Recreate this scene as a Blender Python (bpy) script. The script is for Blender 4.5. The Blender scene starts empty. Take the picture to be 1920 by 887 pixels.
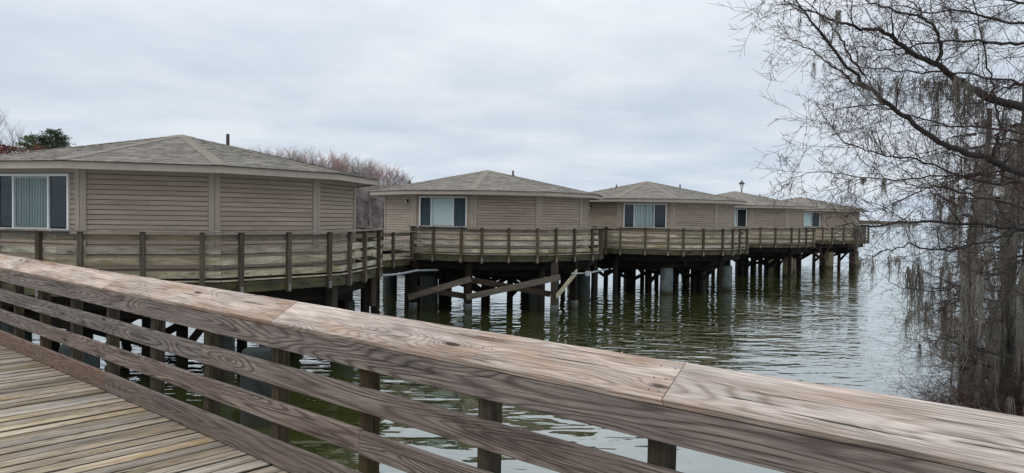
import bpy, math, random
from mathutils import Vector, Matrix, noise
R = random.Random(7)
sc = bpy.context.scene
C = sc.collection
rad = math.radians
EYE = 4.0                      # eye height above the water (water = 0)

# ------------------------------------------------------------------ camera
cd = bpy.data.cameras.new('camera'); cam = bpy.data.objects.new('camera', cd); C.objects.link(cam)
cd.sensor_width = 36; cd.lens = 36 * 1350 / 1920; cd.clip_start = .05; cd.clip_end = 9000
cam.matrix_world = Matrix.Translation((0, 0, EYE)) @ Matrix.Rotation(rad(90 - 1.58), 4, 'X') @ Matrix.Rotation(rad(.905), 4, 'Z')
sc.camera = cam
sc.render.resolution_x = 1024; sc.render.resolution_y = 473
sc.view_settings.view_transform = 'Standard'; sc.view_settings.look = 'None'
sc.view_settings.gamma = 1; sc.view_settings.exposure = 0.0

# ------------------------------------------------------------------ sky (overcast) and sun
world = bpy.data.worlds.new('World'); sc.world = world; world.use_nodes = True
nt = world.node_tree; N = nt.nodes; L = nt.links; N.clear()
SUN_E, SUN_R = rad(38), rad(-60)
out = N.new('ShaderNodeOutputWorld'); bg = N.new('ShaderNodeBackground'); L.new(bg.outputs[0], out.inputs[0])
sky = N.new('ShaderNodeTexSky'); sky.sky_type = 'NISHITA'; sky.sun_disc = False
sky.sun_elevation = SUN_E; sky.sun_rotation = SUN_R
skm = N.new('ShaderNodeVectorMath'); skm.operation = 'SCALE'; skm.inputs['Scale'].default_value = .05
L.new(sky.outputs[0], skm.inputs[0])
tc = N.new('ShaderNodeTexCoord'); sep = N.new('ShaderNodeSeparateXYZ'); L.new(tc.outputs['Generated'], sep.inputs[0])
def wmath(op, a, b=None, c=None):
    m = N.new('ShaderNodeMath'); m.operation = op
    for i, v in enumerate((a, b, c)):
        if v is None: continue
        if isinstance(v, (int, float)): m.inputs[i].default_value = v
        else: L.new(v, m.inputs[i])
    return m.outputs[0]
zc = wmath('MAXIMUM', sep.outputs[2], 0.0)
den = wmath('ADD', zc, .11)
cx = wmath('DIVIDE', sep.outputs[0], den); cy = wmath('DIVIDE', sep.outputs[1], den)
comb = N.new('ShaderNodeCombineXYZ'); L.new(cx, comb.inputs[0]); L.new(cy, comb.inputs[1])
n1 = N.new('ShaderNodeTexNoise'); n1.inputs['Scale'].default_value = .55; n1.inputs['Detail'].default_value = 7
n1.inputs['Roughness'].default_value = .52; n1.inputs['Distortion'].default_value = .3; L.new(comb.outputs[0], n1.inputs['Vector'])
n2 = N.new('ShaderNodeTexNoise'); n2.inputs['Scale'].default_value = 1.7; n2.inputs['Detail'].default_value = 6
n2.inputs['Roughness'].default_value = .55; L.new(comb.outputs[0], n2.inputs['Vector'])
nn = wmath('ADD', wmath('MULTIPLY', n1.outputs[0], .65), wmath('MULTIPLY', n2.outputs[0], .35))
cr = N.new('ShaderNodeValToRGB'); L.new(nn, cr.inputs[0])
cr.color_ramp.elements[0].position = .40; cr.color_ramp.elements[0].color = (.575, .66, .77, 1)
cr.color_ramp.elements[1].position = .59; cr.color_ramp.elements[1].color = (.88, .91, .95, 1)
# near the horizon the cloud is a little bluer
hr = N.new('ShaderNodeValToRGB'); L.new(zc, hr.inputs[0])
hr.color_ramp.elements[0].position = .0; hr.color_ramp.elements[0].color = (.60, .745, .90, 1)
hr.color_ramp.elements[1].position = .26; hr.color_ramp.elements[1].color = (.74, .785, .845, 1)
mx = N.new('ShaderNodeMix'); mx.data_type = 'RGBA'; mx.inputs[0].default_value = .4
L.new(cr.outputs[0], mx.inputs[6]); L.new(hr.outputs[0], mx.inputs[7])
# overcast luminance rises steadily towards the zenith
gain = wmath('MULTIPLY_ADD', wmath('SMOOTH_MIN', wmath('MAXIMUM', wmath('SUBTRACT', zc, .15), 0), 1.0, .1), .95, 1.0)
gs = N.new('ShaderNodeVectorMath'); gs.operation = 'SCALE'; L.new(mx.outputs[2], gs.inputs[0]); L.new(gain, gs.inputs['Scale'])
mx2 = N.new('ShaderNodeMix'); mx2.data_type = 'RGBA'; mx2.inputs[0].default_value = .06
L.new(gs.outputs[0], mx2.inputs[6]); L.new(skm.outputs[0], mx2.inputs[7])
L.new(mx2.outputs[2], bg.inputs[0]); bg.inputs[1].default_value = 1.0

sd = bpy.data.lights.new('sun', 'SUN'); sd.energy = .75; sd.angle = rad(25); sd.color = (1, .97, .92)
so = bpy.data.objects.new('sun', sd); C.objects.link(so)
so.rotation_euler = Vector((-.55, -.35, .8)).to_track_quat('Z', 'Y').to_euler()

# ------------------------------------------------------------------ materials
def newmat(name):
    m = bpy.data.materials.new(name); m.use_nodes = True
    return m, m.node_tree, m.node_tree.nodes['Principled BSDF']
class NB:
    def __init__(s, nt): s.nt = nt
    def set(s, sock, v):
        if isinstance(v, bpy.types.NodeSocket): s.nt.links.new(v, sock)
        else: sock.default_value = v
    def math(s, op, *a, clamp=False):
        n = s.nt.nodes.new('ShaderNodeMath'); n.operation = op; n.use_clamp = clamp
        for i, v in enumerate(a): s.set(n.inputs[i], v)
        return n.outputs[0]
    def vmul(s, v, k):
        n = s.nt.nodes.new('ShaderNodeVectorMath'); n.operation = 'MULTIPLY'; s.set(n.inputs[0], v); s.set(n.inputs[1], k); return n.outputs[0]
    def vadd(s, v, k):
        n = s.nt.nodes.new('ShaderNodeVectorMath'); n.operation = 'ADD'; s.set(n.inputs[0], v); s.set(n.inputs[1], k); return n.outputs[0]
    def noise(s, v, scale=1, detail=3, rough=.5, dist=0):
        n = s.nt.nodes.new('ShaderNodeTexNoise'); s.set(n.inputs['Vector'], v)
        n.inputs['Scale'].default_value = scale; n.inputs['Detail'].default_value = detail
        n.inputs['Roughness'].default_value = rough; n.inputs['Distortion'].default_value = dist
        return n.outputs[0]
    def ramp(s, v, *st):
        n = s.nt.nodes.new('ShaderNodeValToRGB'); s.set(n.inputs[0], v); e = n.color_ramp.elements
        while len(e) < len(st): e.new(.5)
        for i, (p, c) in enumerate(st):
            e[i].position = p; e[i].color = (c, c, c, 1) if isinstance(c, (int, float)) else (*c, 1)
        return n.outputs[0]
    def mix(s, f, a, b, mode='MIX'):
        n = s.nt.nodes.new('ShaderNodeMix'); n.data_type = 'RGBA'; n.blend_type = mode
        s.set(n.inputs[0], f)
        for i, v in ((6, a), (7, b)):
            s.set(n.inputs[i], v if isinstance(v, bpy.types.NodeSocket) else (*v, 1) if len(v) == 3 else v)
        return n.outputs[2]
    def bump(s, h, strength, dist, nrm=None):
        n = s.nt.nodes.new('ShaderNodeBump'); n.inputs['Strength'].default_value = strength; n.inputs['Distance'].default_value = dist
        s.set(n.inputs['Height'], h)
        if nrm is not None: s.set(n.inputs['Normal'], nrm)
        return n.outputs[0]
    def obj(s): return s.nt.nodes.new('ShaderNodeTexCoord').outputs['Object']
    def rand(s): return s.nt.nodes.new('ShaderNodeObjectInfo').outputs['Random']

def wood(name, light, dark, blotch, algae=0, ring=26, ringk=.6, rough=.85, tint=.25, crack=.5, relief=.6, pale=0.0, big=1.0, spec=.25, edge=0):
    """sawn, weathered board; the length runs along the object's X"""
    m, t, p = newmat(name); b = NB(t)
    rnd = b.rand(); o = b.obj()
    off = t.nodes.new('ShaderNodeCombineXYZ')
    for i, k in enumerate((91.3, 37.7, 53.1)): b.set(off.inputs[i], b.math('MULTIPLY', rnd, k))
    P = b.vadd(o, off.outputs[0])
    warp = b.noise(b.vmul(P, (.30 * big, 4.2 * big, 4.2 * big)), 1, 1.6, .4, .1)
    v = t.nodes.new('ShaderNodeTexVoronoi'); v.feature = 'SMOOTH_F1'; v.inputs['Smoothness'].default_value = .15
    b.set(v.inputs['Vector'], b.vmul(P, (1.25, 5.2, 5.2))); v.inputs['Scale'].default_value = 1
    d = v.outputs['Distance']
    hump = b.ramp(d, (0.0, 1), (.22, .35), (.5, 0))
    h = b.math('ADD', warp, b.math('MULTIPLY', hump, .16))
    rings = b.math('MULTIPLY_ADD', b.math('SINE', b.math('MULTIPLY', h, ring * 6.283)), .5, .5)
    rings = b.math('POWER', rings, 2.6)
    fib = b.noise(b.vmul(P, (5, 190, 190)), 1, 3, .6)
    fib2 = b.noise(b.vmul(P, (2.6, 120, 120)), 1, 4, .7)
    blo = b.noise(b.vmul(P, (1.5, 5, 5)), 1, 4, .6)
    stn = b.noise(b.vmul(P, (.8, 9, 9)), 1, 5, .65, .6)
    col = b.mix(b.math('MULTIPLY', rings, ringk), light, dark)
    col = b.mix(b.ramp(blo, (.42, 0), (.68, .75)), col, blotch)
    col = b.mix(b.ramp(stn, (.53, 0), (.68, .65)), col, tuple(c * .45 for c in dark))
    if pale: col = b.mix(b.math('MULTIPLY', b.ramp(b.noise(b.vmul(P, (.9, 7, 7)), 1, 4, .6, .3), (.45, 0), (.62, 1)), pale), col, tuple(min(.75, c * 1.45) for c in light))
    col = b.mix(1, col, b.ramp(fib, (.25, .62), (.75, 1.25)), 'MULTIPLY')
    col = b.mix(1, col, b.ramp(fib2, (.33, .62), (.62, 1.18)), 'MULTIPLY')
    # dark knots, checks and drying cracks
    col = b.mix(b.ramp(d, (.05, .9), (.10, 0)), col, (.025, .016, .012))
    crk = b.noise(b.vmul(P, (1.5, 95, 95)), 1, 2, .5, .3)
    cm = b.math('MULTIPLY', b.ramp(crk, (.30, 1), (.345, 0)), crack)
    col = b.mix(cm, col, (.02, .014, .011))
    if edge:      # worn, dirty plank edges, with gap darkness also put into the colour
        so_ = t.nodes.new('ShaderNodeSeparateXYZ'); t.links.new(o, so_.inputs[0])
        ey = b.math('ADD', b.math('ABSOLUTE', so_.outputs[1]), b.math('MULTIPLY', b.noise(b.vmul(P, (6, 20, 20)), 1, 4, .6), .014))
        col = b.mix(b.ramp(b.math('MULTIPLY', ey, 10), (.66, 0), (.765, edge)), col, (.045, .034, .024))
    # each board its own tone
    tone = t.nodes.new('ShaderNodeHueSaturation'); b.set(tone.inputs['Color'], col)
    b.set(tone.inputs['Value'], b.math('MULTIPLY_ADD', rnd, tint * 2, 1 - tint))
    r2 = b.math('FRACT', b.math('MULTIPLY', rnd, 17.3)); b.set(tone.inputs['Saturation'], b.math('MULTIPLY_ADD', r2, .5, .75))
    col = tone.outputs[0]
    if algae:
        al = b.noise(b.vmul(P, (2.2, 9, 9)), 1, 5, .7)
        al2 = b.noise(b.vmul(P, (14, 26, 26)), 1, 4, .7)
        f = b.math('MULTIPLY', b.ramp(al, (.62 - .22 * algae, 0), (.75 - .12 * algae, 1)), b.ramp(al2, (.3, .35), (.6, 1)))
        r3 = b.math('FRACT', b.math('MULTIPLY', rnd, 5.7))
        col = b.mix(b.math('MULTIPLY', f, b.math('MULTIPLY_ADD', r3, .6, .25)), col, (.12, .125, .032))
    t.links.new(col, p.inputs['Base Color']); p.inputs['Roughness'].default_value = rough
    p.inputs['Specular IOR Level'].default_value = spec
    hh = b.math('ADD', b.math('MULTIPLY', rings, -.5 * ringk - .1), b.math('ADD', b.math('MULTIPLY', fib2, .6), b.math('MULTIPLY', cm, -1.5)))
    t.links.new(b.bump(hh, relief, .004), p.inputs['Normal'])
    return m

M = {}
M['cap'] = wood('weathered_cap_wood', (.47, .40, .35), (.20, .148, .122), (.39, .25, .17), ring=46, ringk=.65, tint=.03, crack=.9, relief=.9, pale=.75, big=.9)
M['rail'] = wood('weathered_rail_wood', (.26, .21, .18), (.085, .062, .052), (.16, .12, .105), ring=34, ringk=.9, tint=.05, crack=.7, relief=1)
M['toe'] = wood('toe_board_wood', (.20, .15, .125), (.085, .058, .046), (.19, .125, .09), ring=30, ringk=.8, tint=.10, relief=.9)
M['plank'] = wood('deck_plank_wood', (.37, .315, .25), (.13, .098, .068), (.37, .265, .14), ring=36, ringk=.7, tint=.32, crack=1, relief=1, pale=.8, edge=.85)
M['post'] = wood('post_wood', (.055, .04, .026), (.02, .015, .010), (.065, .05, .024), ring=14, ringk=.6, tint=.15, algae=.25)
M['deckrail'] = wood('cabin_rail_wood', (.56, .50, .38), (.20, .165, .11), (.22, .19, .13), algae=.7, ring=16, ringk=.5, tint=.22, crack=.4)
M['deckrailtop'] = wood('brown_cabin_top_rail', (.25, .205, .15), (.11, .08, .055), (.15, .12, .08), algae=.35, ring=16, ringk=.5, tint=.22, crack=.6)
M['deckcap'] = wood('cabin_cap_wood', (.34, .30, .255), (.12, .095, .075), (.17, .14, .11), ring=14, ringk=.4, tint=.12)
M['deckpost'] = wood('cabin_post_wood', (.10, .078, .055), (.045, .032, .023), (.09, .07, .04), algae=.35, ring=14, ringk=.5, tint=.25)
M['rim'] = wood('mossy_rim_wood', (.095, .08, .055), (.02, .017, .012), (.02, .017, .012), algae=.9, ring=12, ringk=.5, tint=.2)
M['brace'] = wood('brace_wood', (.06, .045, .032), (.025, .018, .013), (.04, .03, .02), ring=14, ringk=.5, tint=.2)
M['bracelight'] = wood('weathered_brace_wood', (.15, .118, .085), (.07, .052, .038), (.10, .075, .052), ring=14, ringk=.5, tint=.15)
M['dark'] = wood('shade_dark_timber', (.022, .019, .016), (.01, .009, .008), (.016, .013, .01), ring=12, ringk=.5, tint=.2, spec=.08)  # near-black base that carries the under-deck shade in its colour

def plain(name, col, rough=.7, var=.15, scale=6, bump=0, spec=.4, metal=0, stretch=(1, 1, 1)):
    m, t, p = newmat(name); b = NB(t); o = b.vmul(b.obj(), stretch)
    n = b.noise(o, scale, 5, .6)
    c = b.mix(1, col, b.ramp(n, (.3, 1 - var), (.7, 1 + var)), 'MULTIPLY')
    t.links.new(c, p.inputs['Base Color']); p.inputs['Roughness'].default_value = rough
    p.inputs['Specular IOR Level'].default_value = spec; p.inputs['Metallic'].default_value = metal
    if bump: t.links.new(b.bump(b.noise(o, scale * 6, 4, .6), bump, .01), p.inputs['Normal'])
    return m
def siding_mat():
    m, t, p = newmat('tan_painted_siding'); b = NB(t); o = b.obj()
    off = t.nodes.new('ShaderNodeCombineXYZ'); rnd = b.rand(); b.set(off.inputs[0], b.math('MULTIPLY', rnd, 71))
    P = b.vadd(o, off.outputs[0])
    n = b.noise(b.vmul(P, (1.2, 6, 6)), 1, 5, .6); g = b.noise(b.vmul(P, (3, 90, 90)), 1, 3, .5)
    c = b.mix(1, (.355, .285, .225), b.ramp(n, (.3, .82), (.7, 1.12)), 'MULTIPLY')
    c = b.mix(1, c, b.ramp(g, (.3, .93), (.7, 1.05)), 'MULTIPLY')
    sp = b.noise(b.vmul(P, (9, 30, 30)), 1, 2, .5)
    c = b.mix(b.ramp(sp, (.74, 0), (.80, .6)), c, (.14, .10, .07))
    hs = t.nodes.new('ShaderNodeHueSaturation'); b.set(hs.inputs['Color'], c); b.set(hs.inputs['Value'], b.math('MULTIPLY_ADD', rnd, .14, .93))
    t.links.new(hs.outputs[0], p.inputs['Base Color']); p.inputs['Roughness'].default_value = .75
    p.inputs['Specular IOR Level'].default_value = .25
    t.links.new(b.bump(g, .3, .002), p.inputs['Normal'])
    return m
M['siding'] = siding_mat()
M['trim'] = plain('tan_trim_paint', (.34, .28, .23), .7, .08, 3)
M['fascia'] = plain('tan_fascia_paint', (.385, .33, .275), .65, .12, 2.5)
M['soffit'] = plain('tan_soffit_paint', (.36, .30, .24), .8, .1, 2)
M['roofdeck'] = plain('dark_roof_felt', (.04, .035, .03), .9, .2, 5)
M['white'] = plain('white_window_frame', (.72, .73, .72), .45, .06, 4)
M['alum'] = plain('dull_aluminium', (.30, .31, .32), .45, .1, 6, metal=.3)
M['pipe'] = plain('dark_vent_pipe', (.05, .035, .035), .6, .2, 8)
M['black'] = plain('black_metal', (.02, .02, .022), .5, .2, 8)
M['pvc'] = plain('grey_conduit', (.30, .33, .35), .45, .12, 5, stretch=(1, 4, 4))
M['galv'] = plain('galvanised_bolt_plate', (.20, .19, .175), .6, .45, 30, metal=.2)
M['nail'] = plain('rusty_nail', (.03, .02, .016), .7, .3, 30)
M['room'] = plain('dim_room_wall', (.16, .15, .14), .9, .1, 2)
M['lampglass'] = plain('frosted_lamp_glass', (.6, .62, .62), .3, .05, 4)
def shingle_mat():
    m, t, p = newmat('brown_asphalt_shingle'); b = NB(t)
    a = t.nodes.new('ShaderNodeAttribute'); a.attribute_name = 'tone'
    o = b.obj(); g = b.noise(o, 60, 3, .7); n = b.noise(o, 1.3, 5, .6)
    c = b.ramp(a.outputs['Fac'], (0, (.20, .18, .155)), (.5, (.25, .226, .195)), (1, (.31, .28, .24)))
    c = b.mix(1, c, b.ramp(n, (.3, .85), (.7, 1.12)), 'MULTIPLY'); c = b.mix(1, c, b.ramp(g, (.3, .8), (.7, 1.2)), 'MULTIPLY')
    t.links.new(c, p.inputs['Base Color']); p.inputs['Roughness'].default_value = .92; p.inputs['Specular IOR Level'].default_value = .2
    t.links.new(b.bump(g, .5, .004), p.inputs['Normal']); return m
M['shingle'] = shingle_mat()
M['ridge'] = plain('ridge_shingle', (.25, .22, .18), .9, .12, 4, bump=.3)
def concrete(name, c0, c1):
    m, t, p = newmat(name); b = NB(t); o = b.obj()
    s = t.nodes.new('ShaderNodeSeparateXYZ'); t.links.new(o, s.inputs[0])
    n = b.noise(o, 3, 6, .65); n2 = b.noise(b.vmul(o, (6, 6, .8)), 1, 5, .6)
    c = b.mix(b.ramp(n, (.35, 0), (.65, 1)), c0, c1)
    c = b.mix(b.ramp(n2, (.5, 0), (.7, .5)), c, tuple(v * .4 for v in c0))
    # wet algae band left by the water
    z = b.math('ADD', s.outputs[2], b.math('MULTIPLY', n, .12))
    c = b.mix(b.ramp(z, (.14, 1), (.40, 0)), c, (.035, .034, .022))
    t.links.new(c, p.inputs['Base Color']); p.inputs['Roughness'].default_value = .75; p.inputs['Specular IOR Level'].default_value = .2
    t.links.new(b.bump(b.noise(o, 25, 5, .6), .4, .01), p.inputs['Normal']); return m
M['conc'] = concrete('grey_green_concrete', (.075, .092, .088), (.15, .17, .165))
M['concdark'] = concrete('shade_dark_concrete', (.016, .021, .020), (.036, .044, .042))  # dark copy of the concrete, with under-deck shade in its colour
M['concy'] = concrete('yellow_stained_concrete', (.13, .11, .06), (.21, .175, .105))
def glass():
    m, t, p = newmat('window_glass')
    t.nodes.remove(p); o = t.nodes['Material Output']
    g = t.nodes.new('ShaderNodeBsdfGlossy'); g.inputs['Roughness'].default_value = .03; g.inputs[0].default_value = (.9, .95, 1, 1)
    tr = t.nodes.new('ShaderNodeBsdfTransparent'); tr.inputs[0].default_value = (.9, .94, .94, 1)
    f = t.nodes.new('ShaderNodeFresnel'); f.inputs[0].default_value = 1.5
    ge = t.nodes.new('ShaderNodeNewGeometry'); b = NB(t); ff = b.math('MULTIPLY', f.outputs[0], b.math('SUBTRACT', 1.0, ge.outputs['Backfacing']))
    mm = t.nodes.new('ShaderNodeMixShader'); t.links.new(ff, mm.inputs[0]); t.links.new(tr.outputs[0], mm.inputs[1]); t.links.new(g.outputs[0], mm.inputs[2])
    t.links.new(mm.outputs[0], o.inputs[0]); return m
M['glass'] = glass()
M['blind'] = plain('pale_vertical_blind', (.78, .83, .81), .7, .06, 2)
M['blindgrey'] = plain('grey_green_vertical_blind', (.25, .29, .27), .7, .15, 2)
def screen(name, c, k):
    m, t, p = newmat(name); t.nodes.remove(p); d = t.nodes.new('ShaderNodeBsdfDiffuse'); d.inputs[0].default_value = (*c, 1); tr = t.nodes.new('ShaderNodeBsdfTransparent')
    mm = t.nodes.new('ShaderNodeMixShader'); mm.inputs[0].default_value = k; t.links.new(tr.outputs[0], mm.inputs[1]); t.links.new(d.outputs[0], mm.inputs[2]); t.links.new(mm.outputs[0], t.nodes['Material Output'].inputs[0]); return m
M['screenblue'] = screen('grey_blue_insect_screen', (.11, .14, .17), .6)
M['screen'] = screen('dark_insect_screen', (.03, .036, .045), .75)

def water_mat():
    m, t, p = newmat('lake_water'); b = NB(t)
    geo = t.nodes.new('ShaderNodeNewGeometry'); P = geo.outputs['Position']
    big = b.noise(b.vmul(P, (.10, .16, 1)), 1, 3, .5)
    w1 = b.noise(b.vmul(P, (.75, 1.5, 1)), 1.0, 1, .4, .5)       # slow swell
    w2 = b.noise(b.vmul(P, (1.5, 3.6, 1)), 1.0, 1.2, .4, .5)         # ripples, long across the view
    w3 = b.noise(b.vmul(P, (5, 11, 1)), 1.0, 2, .5)
    s = t.nodes.new('ShaderNodeSeparateXYZ'); t.links.new(P, s.inputs[0])
    near = t.nodes.new('ShaderNodeMapRange'); t.links.new(s.outputs[1], near.inputs[0])
    near.inputs[1].default_value = 8; near.inputs[2].default_value = 18; near.inputs[3].default_value = .05; near.inputs[4].default_value = 1
    amp = b.math('MULTIPLY', near.outputs[0], b.ramp(big, (.38, .45), (.62, 1.6)))
    h = b.math('ADD', b.math('MULTIPLY', w1, WA[0]), b.math('MULTIPLY', amp, b.math('ADD', b.math('MULTIPLY', w2, WA[1]), b.math('MULTIPLY', w3, WA[2]))))
    nr = b.bump(h, 1.0, 1.0)
    df = t.nodes.new('ShaderNodeBsdfDiffuse'); df.inputs[0].default_value = (.046, .053, .015, 1)
    gl = t.nodes.new('ShaderNodeBsdfGlossy'); gl.inputs['Roughness'].default_value = .0; gl.inputs[0].default_value = (.95, .99, .99, 1)
    t.links.new(nr, gl.inputs['Normal'])
    fr = t.nodes.new('ShaderNodeFresnel'); fr.inputs[0].default_value = WA[3]; t.links.new(nr, fr.inputs['Normal'])
    fk = b.math('POWER', fr.outputs[0], .40)
    mm = t.nodes.new('ShaderNodeMixShader'); t.links.new(fk, mm.inputs[0]); t.links.new(df.outputs[0], mm.inputs[1]); t.links.new(gl.outputs[0], mm.inputs[2])
    t.links.new(mm.outputs[0], t.nodes['Material Output'].inputs[0]); t.nodes.remove(p); return m
WA = (.052, .029, .002, 1.33)
M['water'] = water_mat()
M['earth'] = plain('muddy_bank_earth', (.07, .058, .04), .95, .4, .6, bump=.5)
M['bark'] = plain('dark_grey_bark', (.035, .029, .026), .9, .35, 14, bump=.6, stretch=(1, 1, .3))
M['barkmoss'] = plain('lichen_grey_bark', (.045, .04, .035), .95, .4, 9, bump=.6, stretch=(1, 1, .3))
M['twig'] = plain('red_brown_twig', (.062, .034, .027), .9, .35, 8)
M['twigpale'] = plain('pale_dead_twig', (.26, .22, .18), .9, .3, 8)
M['moss'] = plain('grey_spanish_moss', (.185, .168, .14), 1, .35, 5)
M['leafrust'] = plain('rust_cypress_needles', (.16, .05, .03), .9, .4, 8)
M['fartrunk'] = plain('hazed_grey_trunk', (.34, .31, .29), .95, .3, 1.5)  # far trunk and twig colours are lightened to carry distance haze
M['fartwig'] = plain('hazed_mauve_twig', (.36, .30, .285), .95, .3, 1.2)
M['farrust'] = plain('hazed_rust_twig', (.44, .25, .22), .95, .35, 1.2)
M['farred'] = plain('red_maple_bloom', (.20, .07, .055), .95, .45, 1)
M['fargreen'] = plain('dark_pine_needles', (.05, .07, .04), .95, .45, 1.0)
M['farlime'] = plain('olive_leaf', (.10, .13, .045), .95, .4, 1.0)
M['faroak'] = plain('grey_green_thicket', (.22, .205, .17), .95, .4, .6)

# ------------------------------------------------------------------ mesh helpers
class MB:
    def __init__(s): s.v = []; s.f = []; s.tone = []
    def quad(s, a, b, c, d):
        i = len(s.v); s.v += [a, b, c, d]; s.f.append((i, i + 1, i + 2, i + 3))
    def tri(s, a, b, c):
        i = len(s.v); s.v += [a, b, c]; s.f.append((i, i + 1, i + 2))
    def box(s, x0, x1, y0, y1, z0, z1, mat=None):
        i = len(s.v)
        vs = [(x, y, z) for z in (z0, z1) for y in (y0, y1) for x in (x0, x1)]
        if mat is not None: vs = [tuple(mat @ Vector(q)) for q in vs]
        s.v += vs
        s.f += [tuple(i + k for k in q) for q in ((0, 2, 3, 1), (4, 5, 7, 6), (0, 1, 5, 4), (2, 6, 7, 3), (0, 4, 6, 2), (1, 3, 7, 5))]
    def prism(s, poly, z0, z1):
        n = len(poly); i = len(s.v)
        s.v += [(x, y, z0) for x, y in poly] + [(x, y, z1) for x, y in poly]
        s.f.append(tuple(i + k for k in reversed(range(n)))); s.f.append(tuple(i + n + k for k in range(n)))
        for k in range(n): s.f.append((i + k, i + (k + 1) % n, i + n + (k + 1) % n, i + n + k))
    def lathe(s, prof, n=16, cx=0, cy=0, cap=True):
        i = len(s.v)
        for r, z in prof:
            for k in range(n):
                a = 2 * math.pi * k / n; s.v.append((cx + r * math.cos(a), cy + r * math.sin(a), z))
        for j in range(len(prof) - 1):
            for k in range(n):
                a = i + j * n + k; b = i + j * n + (k + 1) % n; s.f.append((a, b, b + n, a + n))
        if cap:
            s.f.append(tuple(i + k for k in reversed(range(n)))); q = i + (len(prof) - 1) * n; s.f.append(tuple(q + k for k in range(n)))
    def tube(s, pts, rs, n=5):
        i = len(s.v); m = len(pts)
        for j, p in enumerate(pts):
            t = (pts[min(j + 1, m - 1)] - pts[max(j - 1, 0)])
            if t.length < 1e-7: t = Vector((0, 0, 1))
            t.normalize(); a = t.cross(Vector((.31, .2, .93)));
            if a.length < .05: a = t.cross(Vector((1, 0, 0)))
            a.normalize(); b = t.cross(a)
            for k in range(n):
                an = 2 * math.pi * k / n; q = p + (a * math.cos(an) + b * math.sin(an)) * rs[j]; s.v.append((q.x, q.y, q.z))
        for j in range(m - 1):
            for k in range(n):
                x = i + j * n + k; y = i + j * n + (k + 1) % n; s.f.append((x, y, y + n, x + n))
    def ribbon(s, pts, w):
        # a thin flat strip, for twigs and strands too fine to be round
        i = len(s.v)
        for j, p in enumerate(pts):
            ww = w * (1 - .7 * j / max(1, len(pts) - 1)); s.v += [(p.x - ww, p.y, p.z), (p.x + ww, p.y, p.z)]
        for j in range(len(pts) - 1): k = i + 2 * j; s.f.append((k, k + 1, k + 3, k + 2))
    def mesh(s, name, mat, smooth=False):
        me = bpy.data.meshes.new(name); me.from_pydata(s.v, [], s.f); me.materials.append(mat)
        if smooth: me.polygons.foreach_set('use_smooth', [True] * len(me.polygons))
        if s.tone:
            a = me.attributes.new('tone', 'FLOAT', 'FACE'); a.data.foreach_set('value', s.tone[:len(me.polygons)])
        return me
def link(name, me, parent=None, mat4=None):
    o = bpy.data.objects.new(name, me); C.objects.link(o)
    if parent is not None: o.parent = parent
    if mat4 is not None: o.matrix_local = mat4
    return o
def empty(name, loc=(0, 0, 0), rz=0):
    o = bpy.data.objects.new(name, None); C.objects.link(o); o.location = loc; o.rotation_euler = (0, 0, rz); o.empty_display_size = .3
    return o
def tag(o, label, cat, group=None):
    o['label'] = label; o['category'] = cat
    if group: o['group'] = group
    return o
def structure(o): o['kind'] = 'structure'; return o
def stuff(o): o['kind'] = 'stuff'; return o

_bc = {}
def board_mesh(Ln, w, h, mat, seg=1, wob=0.0, cham=.004, var=0):
    key = (round(Ln, 2), w, h, mat.name, seg, wob, var)
    if key in _bc: return _bc[key]
    r = random.Random(hash(key[:3]) + var); mb = MB(); c = min(cham, w * .3, h * .3)
    prof = [(-w/2 + c, -h/2), (w/2 - c, -h/2), (w/2, -h/2 + c), (w/2, h/2 - c), (w/2 - c, h/2), (-w/2 + c, h/2), (-w/2, h/2 - c), (-w/2, -h/2 + c)]
    for j in range(seg + 1):
        x = Ln * j / seg; dy, dz = (r.uniform(-wob, wob), r.uniform(-wob, wob))
        for y, z in prof: mb.v.append((x, y + dy + r.uniform(-wob, wob) * .6, z + dz + r.uniform(-wob, wob) * .6))
    for j in range(seg):
        for k in range(8): a = j * 8 + k; b2 = j * 8 + (k + 1) % 8; mb.f.append((a, a + 8, b2 + 8, b2))
    mb.f.append(tuple(range(8))); q = seg * 8; mb.f.append(tuple(q + k for k in reversed(range(8))))
    me = mb.mesh('board', mat); _bc[key] = me; return me
def board(name, p0, p1, w, h, mat, parent, up=(0, 0, 1), seg=1, wob=0., var=0, tilt=0):
    """board from p0 to p1 (local to parent); w = across, h = along 'up'"""
    p0 = Vector(p0); p1 = Vector(p1); x = (p1 - p0); Ln = x.length; x.normalize(); up = Vector(up)
    y = up.cross(x).normalized(); z = x.cross(y)
    me = board_mesh(Ln, w, h, mat, seg, wob, var=var)
    m4 = Matrix((x, y, z)).transposed().to_4x4(); m4.translation = p0
    if tilt: m4 = m4 @ Matrix.Rotation(tilt, 4, 'X')
    o = link(name, me, parent, m4); MAT[o.name] = m4; return o
MAT = {}

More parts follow.
